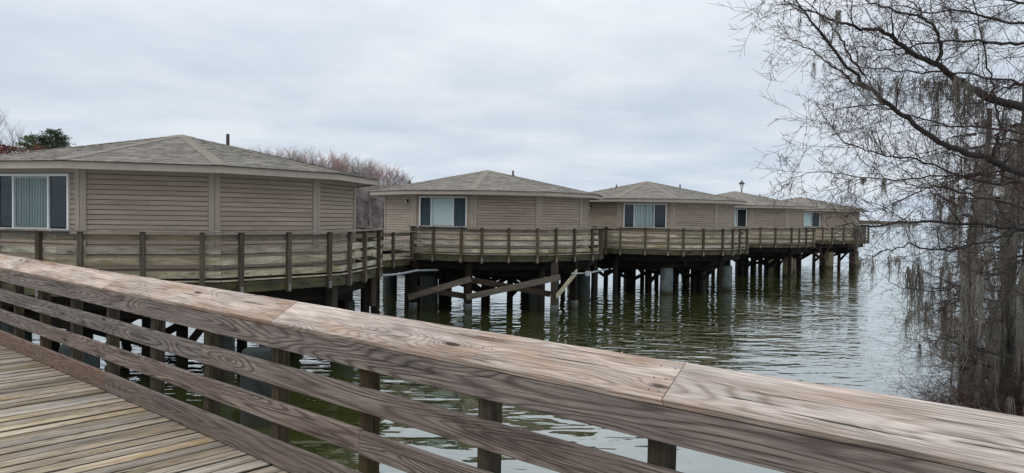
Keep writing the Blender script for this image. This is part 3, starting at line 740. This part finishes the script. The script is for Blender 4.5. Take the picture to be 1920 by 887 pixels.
# ------------------------------------------------------------------ bridges that link the decks
def bridge(p, q, w, label, low=.0, left=True):
    p = Vector(p); q = Vector(q); d = q - p; Ln = d.length; a = math.atan2(d.y, d.x)
    o = tag(empty('footbridge', (p.x, p.y, 0), a), label, 'footbridge', 'footbridges between the cabin decks')
    mb = MB(); n = int(Ln / .145)
    zt = EYE - 1.57 - low
    for i in range(n): board('plank', (i * Ln / n + .07, 0, zt - .02), (i * Ln / n + .07, w, zt - .02), .139, .036, M['plank'], o)
    ps = [.06, .5, .94] if Ln < 3.2 else [.04, .36, .68, .97]
    rail_run(o, (0, 0), (Ln, 0), HTS, .43 if not low else .45, 1.88, ps, low=low, over=0)
    if left: rail_run(o, (Ln, w), (0, w), HTS, .43 if not low else .45, 1.88, ps, low=low, over=0)
    for yy in (.1, w - .1): board('beam', (0, yy, zt - .42), (Ln, yy, zt - .42), .12, .22, M['dark'], o)
    for xx in (Ln * .5,):
        for yy in (.15, w - .15): link('timber_pile', tpile, o, Matrix.Translation((xx, yy, -.35)))
    return o
bridge((-6.3, 26.0), (-4.15, 30.2), 1.7, 'lower footbridge with railing linking the nearest and second cabins', low=.22)
bridge((3.35, 38.25), (4.1, 38.9), 1.5, 'short footbridge linking the second and third cabins')
bridge((12.1, 47.4), (14.2, 50.2), 1.6, 'footbridge linking the third and fourth cabins')
bridge((21.6, 59.6), (23.2, 61.5), 1.6, 'footbridge linking the fourth and farthest cabins')
def pipe(pts, r, label, name='conduit_pipe'):
    root = tag(empty(name, pts[0]), label, 'pipe'); p0 = Vector(pts[0])
    mb = MB(); mb.tube([Vector(p) - p0 for p in pts], [r] * len(pts), 10); link('pipe_run', mb.mesh('pipe_run', M['pvc'], True), root)
    for i in range(1, len(pts) - 1):
        v = Vector(pts[i]) - p0; mb = MB(); mb.tube([v + Vector((-.05, 0, -.004)), v + Vector((.05, 0, .004))], [r * 1.4] * 2, 10); link('coupling', mb.mesh('coupling', M['alum']), root)
    return root
pipe([(-5.6, 23.6, 1.78), (-5.25, 25.0, 1.80), (-4.3, 27.6, 1.73), (-3.9, 29.6, 1.72), (-3.1, 30.3, 1.70)], .04, 'pale grey pipe slung under the footbridge between the first two cabins')
pr_ = pipe([(2.55, 30.6, 1.62), (3.3, 30.9, 1.62), (3.7, 31.9, 1.62), (4.5, 33.6, 1.62)], .032, 'thin pale pipe with junction box below the right end of the second deck')
mb = MB(); mb.box(-.1, .1, -.06, .06, -.1, .1); link('junction_box', mb.mesh('junction_box', M['pvc']), pr_, Matrix.Translation((.72, .22, 0)))

# street lamp behind the fourth cabin
lp = tag(empty('street_lamp', (19.3, 60.8, .42)), 'old-fashioned lantern street lamp rising behind the fourth cabin roof', 'street lamp')
mb = MB(); mb.lathe([(.12, 2.2), (.12, 2.5), (.06, 2.6), (.045, 6.15), (.07, 6.2)], 12); link('lamp_post', mb.mesh('lamp_post', M['black'], True), lp)
mb = MB(); mb.lathe([(.09, 6.2), (.19, 6.62), (.20, 6.64)], 6); link('lantern_glass', mb.mesh('lantern_glass', M['lampglass']), lp)
mb = MB(); mb.lathe([(.30, 6.63), (.22, 6.72), (.06, 6.86), (.03, 6.88), (.03, 6.95), (.045, 6.98), (.01, 7.02)], 6); link('lamp_hood', mb.mesh('lamp_hood', M['black']), lp)

# ------------------------------------------------------------------ vegetation
def rv(r, s=1.0): return Vector((r.gauss(0, s), r.gauss(0, s), r.gauss(0, s)))
def grow(mbs, r, p, d, ln, rad0, lvl, maxl, up=0.0, nseg=5, twist=.22, kids=(4, 7), ends=None):
    """mbs = [thick, fine]; a bending branch that sprouts smaller ones"""
    pts = [p.copy()]; rs = [rad0]; q = p.copy(); d = d.normalized()
    for i in range(nseg):
        d = (d + rv(r, twist) + Vector((0, 0, up))).normalized(); q = q + d * (ln / nseg); pts.append(q.copy()); rs.append(rad0 * (1 - .82 * (i + 1) / nseg))
    if rad0 > .0045: mbs[0].tube(pts, rs, 5 if rad0 > .02 else 4 if rad0 > .01 else 3)
    else: mbs[1].tube(pts, [max(v, .0021) for v in rs], 3)
    if ends is not None: ends.append(pts[-1])
    if lvl >= maxl: return
    n = r.randint(*kids)
    for k in range(n):
        t = r.uniform(.15, .98); i = min(int(t * nseg), nseg - 1); f = t * nseg - i
        b = pts[i].lerp(pts[i + 1], f); tg = (pts[i + 1] - pts[i]).normalized()
        side = tg.cross(rv(r)).normalized(); nd = (tg * r.uniform(.35, .9) + side * r.uniform(.5, 1))
        grow(mbs, r, b, nd, ln * r.uniform(.28, .55), max(.0022, rs[i] * r.uniform(.35, .55)), lvl + 1, maxl, up * .8, max(3, nseg - 1), twist * 1.1, kids, ends)
# exact view rays are only used to lay out where limbs stand in space
def PT(px, py, Y):
    x = (px - 960) / 1350; y = -(py - 443.5) / 1350; r_ = rad(.905); X = x * math.cos(r_) - y * math.sin(r_); Yy = x * math.sin(r_) + y * math.cos(r_)
    a = rad(90 - 1.58); dx, dy, dz = X, Yy * math.cos(a) + math.sin(a), Yy * math.sin(a) - math.cos(a)
    k = Y / dy; return Vector((dx * k, Y, EYE + dz * k))
def smooth_poly(P, r, n=5, amp=.02):
    o = []
    for i in range(len(P) - 1):
        p0 = P[max(i - 1, 0)]; p1 = P[i]; p2 = P[i + 1]; p3 = P[min(i + 2, len(P) - 1)]
        for j in range(n):
            t = j / n; q = .5 * ((2 * p1) + (-p0 + p2) * t + (2 * p0 - 5 * p1 + 4 * p2 - p3) * t * t + (-p0 + 3 * p1 - 3 * p2 + p3) * t ** 3)
            o.append(q + rv(r, amp))
    o.append(P[-1]); return o
def moss_mesh(seed, n=130, ln=1.0, wid=.14):
    r = random.Random(seed); mb = MB()
    locks = [(r.gauss(0, wid), r.gauss(0, wid * .6), ln * min(1.0, r.expovariate(2.2) + .15)) for _ in range(max(2, n // 13))]
    for k in range(n):
        lx, ly, lL = r.choice(locks); x, y = lx + r.gauss(0, .018), ly + r.gauss(0, .018); L_ = lL * r.uniform(.5, 1)
        m = max(4, int(L_ / .05)); p = Vector((x, y, r.uniform(-.05, .03) - abs(lx) * .15)); pts = [p.copy()]
        for j in range(m):
            p = p + Vector((r.gauss(0, .010) - (x - lx) * .08, r.gauss(0, .010), -L_ / m)); pts.append(p.copy())
            if r.random() < .7: e = p + Vector((r.gauss(0, .024), r.gauss(0, .02), -r.uniform(.0, .04))); mb.ribbon([p, e], .0028)
        mb.ribbon(pts, r.uniform(.0028, .0055))
    return mb.mesh('moss_clump', M['moss'])
MOSS = [moss_mesh(s, n, 1.0, w) for s, n, w in ((1, 65, .10), (2, 90, .18), (3, 34, .05), (4, 105, .26))]
def moss(root, p, sc_=1.0, k=None, r=R):
    v = Vector(p) - root.location; me = MOSS[r.randrange(4) if k is None else k]
    m = Matrix.Translation(v) @ Matrix.Rotation(r.uniform(0, 6.28), 4, 'Z') @ Matrix.Diagonal((max(.5, sc_ ** .5), max(.5, sc_ ** .5), sc_ * r.uniform(.8, 1.2), 1))
    return stuff(link('moss_clump', me, root, m))

def cypress(loc, limbs, seed, label, trunk, density=1.0, nmoss=20, moss_sc=(.4, 1.0), twigmat='twig', bark='bark', buttress=.35, explicit=(), minx=None):
    r = random.Random(seed); root = tag(empty('cypress_tree', loc), label, 'tree'); o3 = root.location.copy()
    if trunk:
        mb = MB(); pts = [Vector(p) - o3 for p in trunk[0]]; mb.tube(smooth_poly(pts, r, 4, .01), [trunk[1] * (1 + buttress * 2.2 * math.exp(-j * .5)) * (1 - .85 * j / (4 * len(pts))) for j in range(4 * (len(pts) - 1) + 1)], 14)
        link('trunk', mb.mesh('trunk', M[bark], True), root)
    fine = MB(); spots = []
    for pts_, r0, r1, kd in limbs:
        P = smooth_poly([Vector(p) - o3 for p in pts_], r, 5, .012); n = len(P); rs = [r0 + (r1 - r0) * (j / (n - 1)) ** .8 for j in range(n)]
        th = MB(); th.tube(P, rs, 8 if r0 > .03 else 6)
        total = sum((P[j + 1] - P[j]).length for j in range(n - 1)); cnt = int(total * kd * density)
        for c in range(cnt):
            t = r.uniform(.08, 1); j = min(int(t * (n - 1)), n - 2); b = P[j].lerp(P[j + 1], r.random()); tg = (P[j + 1] - P[j]).normalized()
            side = tg.cross(rv(r)).normalized(); side.z = side.z * .9 + .05; nd = tg * r.uniform(.7, 1.5) + side
            grow([th, fine], r, b, nd, r.uniform(.35, 1.25) * (1.1 - .4 * t), min(rs[j] * .6, r.uniform(.005, .011)), 0, 2, .02, 6, .13, (3, 5))
            if r.random() < .35: spots.append(b + nd.normalized() * r.uniform(0, .3))
        spots += [P[j] for j in range(0, n, 3)]
        link('limb', th.mesh('limb', M[bark if r0 > .02 else twigmat], True), root)
    stuff(link('twigs', fine.mesh('twigs', M[twigmat]), root))
    for k in range(nmoss):
        q = r.choice(spots) + o3
        if minx is not None and (q.x - o3.x) < minx: continue
        moss(root, q, r.uniform(*moss_sc), r=r)
    for px, py, Y, s_, k in explicit: moss(root, PT(px, py, Y), s_, k, r)
    return root
def path(Y0, Y1, *pp):
    n = len(pp); return [PT(x, y, Y0 + (Y1 - Y0) * i / (n - 1)) for i, (x, y) in enumerate(pp)]
T1 = PT(2230, 700, 9.6); T1.z = 0
big_limbs = [
    (path(9.8, 8.6, (2230, 330), (2080, 250), (1920, 205), (1850, 182), (1800, 152), (1758, 125), (1700, 92), (1660, 62), (1600, 50), (1540, 28), (1470, 2)), .075, .006, 6),
    (path(9.0, 8.7, (1756, 123), (1763, 95), (1758, 62), (1735, 36), (1690, 24), (1640, 8), (1600, -8)), .028, .006, 6),
    (path(8.9, 9.2, (1735, 36), (1725, 20), (1700, -6), (1670, -40)), .014, .004, 6),
    (path(9.6, 8.2, (2230, 430), (2080, 380), (1920, 325), (1850, 298), (1790, 278), (1745, 255), (1690, 215), (1635, 168), (1590, 125), (1550, 75), (1510, 25), (1485, -10)), .062, .006, 7),
    (path(8.5, 8.3, (1635, 168), (1600, 155), (1570, 130), (1530, 100), (1495, 78), (1480, 80)), .016, .003, 6),
    (path(8.8, 8.5, (1620, 140), (1585, 90), (1560, 50), (1530, 20), (1500, -10)), .014, .004, 6),
    (path(9.6, 9.2, (1865, 300), (1868, 262), (1876, 240), (1868, 205), (1858, 150), (1845, 90), (1830, 20), (1820, -20)), .022, .006, 5),
    (path(10.4, 9.3, (2200, 480), (2050, 440), (1920, 428), (1820, 420), (1700, 416), (1640, 424), (1590, 420), (1560, 428)), .035, .004, 8),
    (path(9.4, 8.8, (2000, 410), (1920, 430), (1870, 448), (1810, 462), (1760, 468), (1700, 460), (1660, 474), (1620, 480)), .026, .004, 6),
    (path(9.2, 8.9, (2030, 440), (1930, 478), (1890, 500), (1850, 520), (1800, 535), (1760, 545), (1690, 540), (1660, 520)), .024, .003, 6),
    (path(10, 9, (2150, 350), (1990, 330), (1880, 345), (1800, 330), (1720, 300), (1650, 290), (1590, 270), (1560, 240), (1530, 190)), .022, .003, 8),
    (path(9.6, 8.6, (2100, 300), (1960, 260), (1850, 240), (1780, 235), (1700, 215), (1660, 205), (1580, 200)), .02, .003, 7),
    (path(9.9, 9.0, (2100, 470), (1920, 345), (1850, 330), (1760, 330), (1680, 338), (1600, 330), (1540, 322), (1480, 335)), .02, .003, 7),
    (path(9.5, 9, (2100, 130), (1960, 85), (1880, 82), (1800, 78), (1720, 84), (1660, 95), (1600, 80)), .03, .003, 7),
    (path(9.5, 9, (2100, 210), (1960, 165), (1880, 150), (1780, 135), (1700, 135), (1640, 128), (1590, 128)), .022, .003, 7),
    (path(9.8, 9.4, (2100, 60), (1960, 50), (1880, 40), (1800, 20), (1740, 25), (1690, 10), (1640, 20)), .025, .003, 7),
    (path(10, 9.4, (2100, 10), (1960, 10), (1880, 0), (1800, -15), (1700, -10)), .025, .004, 7),
    (path(9.4, 9.0, (1920, 155), (1870, 170), (1830, 195), (1790, 190), (1750, 165), (1690, 170)), .014, .003, 7),
    (path(9.8, 9.2, (2050, 420), (1900, 385), (1800, 360), (1750, 350), (1690, 375), (1640, 395), (1600, 400)), .018, .003, 8),
    (path(8.9, 8.6, (1800, 390), (1760, 365), (1700, 345), (1660, 330), (1610, 290), (1570, 225)), .01, .002, 6),
    (path(9.4, 9.0, (2000, 560), (1900, 545), (1830, 540), (1770, 525), (1720, 500), (1690, 480)), .014, .003, 6),
]
ex = [(1693, 408, 9.2, 1.0, 0), (1745, 500, 9.0, 1.5, 1), (1725, 505, 8.9, 1.7, 0), (1765, 470, 9.1, 1.1, 3), (1634, 440, 9.1, .5, 2), (1665, 480, 8.9, .6, 1), (1780, 540, 9.3, .9, 1),
      (1708, 500, 8.9, .4, 2), (1630, 150, 8.4, .5, 0), (1632, 175, 8.4, .7, 2), (1730, 140, 9, .9, 1), (1765, 145, 9, 1.1, 0), (1700, 170, 9, .35, 1), (1840, 50, 9.4, .5, 3), (1880, 10, 9.5, .4, 1),
      (1860, 160, 9.5, 1.4, 0), (1835, 185, 9.6, 1.6, 1), (1805, 150, 9.2, .8, 2), (1785, 150, 9.2, 1.2, 0), (1815, 160, 9.3, 1.3, 3), (1620, 100, 8.5, .3, 2), (1610, 425, 9.3, .6, 0), (1600, 430, 9.4, .9, 2)]
cypress((T1.x, T1.y, 0), big_limbs, 11, 'large bare cypress reaching dark limbs in from the right, nearest the camera', ([Vector((T1.x, T1.y, -1)), Vector((T1.x, T1.y, 1)), Vector((T1.x - .2, T1.y + .1, 4)), Vector((T1.x, T1.y, 8)), Vector((T1.x, T1.y, 12))], .28), 1.0, 22, (.15, .45), explicit=ex)
# mossy trees standing behind it in the shallows
def side_tree(px, Y, seed, label, lean=0, lo=-20, span=1.0, nm=60, dens=.8):
    r = random.Random(seed); b = PT(px, 600, Y); b.z = 0
    tr = [Vector((b.x, b.y, -1)), Vector((b.x, b.y, .8)), Vector((b.x + lean * .3, b.y, 3.5)), Vector((b.x + lean + .25, b.y, 5.2)), Vector((b.x + lean + .3, b.y, 6.8))]
    limbs = []
    for k in range(17):
        z0 = .9 + k * .33; a = r.uniform(2.2, 4.6) if k % 3 else r.uniform(0, 6.28)
        ln = r.uniform(1.0, 2.4) * span * (1 if k < 20 else .7); d = Vector((math.cos(a), math.sin(a) * .7, r.uniform(-.25, .25)))
        p0 = Vector((b.x + lean * z0 / 7 * .8, b.y, z0)); pts = [p0]
        for j in range(4): d = (d + rv(r, .12) + Vector((0, 0, -.04))).normalized(); pts.append(pts[-1] + d * ln / 4)
        limbs.append((pts, r.uniform(.02, .045), .004, 4.2))
    return cypress((b.x, b.y, 0), limbs, seed, label, (tr, .12 + .05 * r.random()), dens * 1.5, int(nm * 1.15), (.35, 1.7), bark='barkmoss', buttress=.5)
side_tree(1895, 13.6, 21, 'moss-draped cypress with grey trunk, just behind the near dark limbs', -.15, nm=60, span=.85)
side_tree(1955, 12.4, 22, 'moss-draped cypress at the right edge of the view above the bush', .1, nm=60, span=1.0)
side_tree(1925, 16.2, 23, 'moss-draped cypress farther back, between the two nearer mossy trunks', -.1, nm=60, span=1.0)
side_tree(1815, 17.5, 24, 'slender moss-hung cypress standing leftmost in the flooded grove', .05, nm=26, span=.5, dens=.5)
side_tree(2040, 15.0, 25, 'broad moss-hung cypress beyond the right edge of the view', -.2, nm=40, span=1.2)

def bush(loc, rx, ry, rz, seed, label, n=170):
    r = random.Random(seed); root = tag(empty('bush', loc), label, 'bush'); th, fn = MB(), MB()
    for k in range(n):
        a = r.uniform(0, 6.28); b = Vector((math.cos(a) * rx * r.random() * .6, math.sin(a) * ry * r.random() * .6, r.uniform(-.05, .3)))
        d = Vector((math.cos(a) * r.uniform(.3, 1.2), math.sin(a) * .7, r.uniform(.2, 1.1)))
        grow([th, fn], r, b, d, rz * r.uniform(.7, 1.5), r.uniform(.006, .014), 0, 2, -.03, 5, .22, (3, 6))
    link('stems', th.mesh('stems', M['twig']), root); stuff(link('twigs', fn.mesh('twigs', M['twig']), root))
    pl = MB()
    for k in range(26):
        a = r.uniform(0, 6.28); grow([pl, pl], r, Vector((math.cos(a) * rx * .4, math.sin(a) * ry * .4, .3)), Vector((math.cos(a), math.sin(a) * .4, r.uniform(.0, .7))), rz * 1.5, .010, 0, 1, 0, 5, .25, (1, 3))
    stuff(link('dead_twigs', pl.mesh('dead_twigs', M['twigpale']), root))
    for k in range(16): moss(root, root.location + Vector((r.uniform(-1, 1) * rx * .9, r.uniform(-1, 1) * ry * .5, r.uniform(.5, 1.0) * rz)), r.uniform(.4, .9), r=r)
    return root
bush((9.15, 13.3, 0), 1.3, .9, 1.05, 31, 'tangled red-brown bush at the waterline above the far end of the cap board')
bush((10.9, 13.9, 0), 1.6, 1.0, 1.5, 32, 'taller tangled bush at the right edge, behind the first bush', 200)
bush((12.2, 17.2, .2), 2.0, 1.2, 1.9, 33, 'dense grey-brown thicket at the foot of the mossy trunks', 200)

# distant trees -----------------------------------------------------------
def far_tree(kind, seed, H=13.0):
    r = random.Random(seed); tm, cm_ = MB(), MB()
    W = H * .16
    p = Vector((0, 0, 0)); pts = [p.copy()]
    for j in range(8): p = p + Vector((r.gauss(0, .06), r.gauss(0, .06), H * .95 / 8)); pts.append(p.copy())
    tm.tube(pts, [.17 * (1 - .85 * j / 8) for j in range(9)], 6)
    for k in range(56):
        t = r.uniform(.12, 1); j = min(int(t * 8), 7); b = pts[j].lerp(pts[j + 1], t * 8 - j); a = r.uniform(0, 6.28)
        w = W * (1.15 - .5 * t) * r.uniform(.5, 1.2); d = Vector((math.cos(a), math.sin(a), r.uniform(.5, 1.5))); q = b.copy(); pp = [q.copy()]
        for s_ in range(4): d = (d.normalized() + rv(r, .13) + Vector((0, 0, .15))); q = q + d.normalized() * w * .4; pp.append(q.copy())
        tm.tube(pp, [.045, .035, .028, .02, .012], 3)
        for s_ in range(26):
            c = pp[r.randint(1, 4)] + rv(r, .16); dd = (d.normalized() + rv(r, .6)).normalized(); e = c + dd * r.uniform(.25, .8); f = e + (dd + rv(r, .4)) * .3
            cm_.ribbon([c, e, f], r.uniform(.008, .017))
            if kind == 'rust' and r.random() < .5: g = e + rv(r, .06); cm_.tri(tuple(g), tuple(g + rv(r, .06)), tuple(g + rv(r, .06)))
    return tm.mesh('trunk', M['fartrunk']), cm_.mesh('crown', M['farrust' if kind == 'rust' else 'fartwig'])
FT = {k: [far_tree(k, 50 + i + (10 if k == 'rust' else 0)) for i in range(3)] for k in ('grey', 'rust')}
ordn = ['first', 'second', 'third', 'fourth', 'fifth', 'sixth', 'seventh', 'eighth', 'ninth', 'tenth', 'eleventh', 'twelfth', 'thirteenth', 'fourteenth', 'fifteenth', 'sixteenth', 'seventeenth', 'eighteenth', 'nineteenth', 'twentieth', 'twenty-first', 'twenty-second', 'twenty-third', 'twenty-fourth']
def sky_y(px):
    K = [(440, 285), (480, 287), (530, 288), (570, 294), (620, 296), (660, 304), (700, 311), (735, 322), (760, 334), (775, 356), (800, 380)]
    for (a, b), (c, d) in zip(K[:-1], K[1:]):
        if a <= px <= c: return b + (d - b) * (px - a) / (c - a)
    return K[0][1] if px < 440 else 390
cnt = {'rust': 0, 'grey': 0}
def put_far(px, Y, top, kind, label, group, wide=1.0):
    b = PT(px, 430, Y); b.z = .4; H = EYE + (399 + .0158 * (px - 500) - top) * Y / 1350 - b.z
    tr, cr_ = R.choice(FT[kind]); k = H / 13.0
    o = tag(empty('bare_tree', b, R.uniform(0, 6.28)), label, 'tree', group); o.scale = (k * wide, k * wide, k)
    link('trunk', tr, o); link('crown', cr_, o); return o
px = 452
while px < 772:
    kind = 'rust' if R.random() < .5 else 'grey'
    cnt[kind] += 1
    put_far(px, 122 + R.uniform(0, 5), sky_y(px) + R.uniform(-3, 7), kind, '%s bare tree on the far bank skyline, %s such from the left' % ({'rust': 'rust-tinged', 'grey': 'grey twiggy'}[kind], ordn[cnt[kind] - 1]), 'bare trees on the far bank skyline', 1.15)
    px += R.uniform(9, 16)
for k in range(46):
    px = R.uniform(430, 762); put_far(px, R.uniform(126, 140), sky_y(px) + R.uniform(6, 26), R.choice(('grey', 'grey', 'rust')), 'bare twiggy tree within the wood behind the skyline trees', 'bare trees inside the far wood', 1.3)
for k in range(26):
    px = R.uniform(640, 768); put_far(px, R.uniform(119, 122), R.uniform(345, 392), 'grey', 'short grey bare tree at the water edge of the far bank, under taller trees', 'short bare trees at the far water edge', 2.0)
# undergrowth mass along the far water edge
r = random.Random(77); mb = MB()
for k in range(26000):
    px_ = r.uniform(-60, 790); Y = r.uniform(100, 128) if px_ < 560 else r.uniform(121, 134); b = PT(px_, 430, Y)
    hgt = 4.8 * (.65 + .6 * noise.noise(Vector((b.x * .16, b.y * .1, 0)))) * (1 if px_ < 760 else .5); z0 = .3 + r.random() ** 1.2 * hgt
    c = Vector((b.x, b.y, z0)); d = rv(r).normalized(); d.z = abs(d.z); e = c + d * r.uniform(.3, .9); mb.ribbon([c, e], r.uniform(.02, .05))
stuff(structure(link('undergrowth', mb.mesh('undergrowth', M['faroak'])))); bpy.data.objects['undergrowth']['kind'] = 'stuff'

# left skyline: pine, red maples, bare trees
def leaf_tree(name, px, Y, top, wide, seed, mat, label, umbrella=False, nclump=60, leaf=.16, per=70, trunk_px=None):
    r = random.Random(seed); b = PT(px, 400, Y); b.z = .5; H = EYE + (391.5 - top) * Y / 1350 - .5; Wd = wide * Y / 1350 / 2
    root = tag(empty(name, b), label, 'tree'); tm, cm_ = MB(), MB()
    tx = 0 if trunk_px is None else (trunk_px - px) * Y / 1350
    pts = [Vector((tx, 0, H * t)) + Vector((r.gauss(0, .12), r.gauss(0, .1), 0)) * t for t in (0, .25, .5, .7, .85, .95)]; tm.tube(pts, [.28, .24, .2, .15, .1, .05], 8)
    for k in range(nclump):
        a = r.uniform(0, 6.28); rr = math.sqrt(r.random()); u = rr * Wd
        if umbrella: zz = H * (.985 - .22 * rr ** 2.2) - abs(r.gauss(0, .35)) 
        else: zz = H * (.985 - .13 * rr ** 2) - r.random() ** 1.5 * H * .16
        c = Vector((u * math.cos(a), u * math.sin(a) * .8, zz)); j = r.randint(2, 5); m1 = pts[j].lerp(c, .5) + Vector((0, 0, -.3 if umbrella else .1))
        tm.tube([pts[j], m1, c], [.07, .05, .02], 4)
        cs = r.uniform(.28, .55) * (Wd / 3.2) ** .5
        for q in range(per):
            g = c + Vector((r.gauss(0, cs), r.gauss(0, cs), r.gauss(0, cs * .42))); cm_.tri(tuple(g), tuple(g + rv(r, leaf)), tuple(g + rv(r, leaf)))
    link('trunk', tm.mesh('trunk', M['bark'], True), root); link('crown', cm_.mesh('crown', M[mat]), root)
leaf_tree('pine_tree', 100, 92, 239, 62, 61, 'fargreen', 'dark umbrella-shaped pine rising above the nearest cabin roof', True, 70, .11, 90, 104)
leaf_tree('oak_tree', 62, 97, 250, 52, 62, 'farlime', 'olive-green rounded tree touching the left side of the umbrella pine', False, 40, .12, 60)
leaf_tree('maple_tree', 12, 88, 266, 76, 63, 'farred', 'red budding maple at the far left edge above the roof', False, 60, .10, 60)
leaf_tree('maple_tree', 78, 86, 268, 62, 64, 'farred', 'red budding maple below the umbrella pine', False, 40, .09, 50)
leaf_tree('shrub_tree', 128, 90, 269, 20, 65, 'fargreen', 'small dark evergreen at the right foot of the umbrella pine', False, 14, .09, 40)
leaf_tree('oak_tree', 244, 90, 262, 26, 66, 'faroak', 'treetop just showing over the roof left of the roof peak', False, 14, .08, 30)
for px, tp, w in ((22, 234, .75), (-8, 226, .8), (36, 246, .6)):
    put_far(px, 112, tp, 'grey', {22: 'pale leafless tree left of the umbrella pine', -8: 'pale leafless tree at the left edge of the view', 36: 'shorter pale leafless tree touching the olive tree'}[px], 'leafless trees at far left', w)
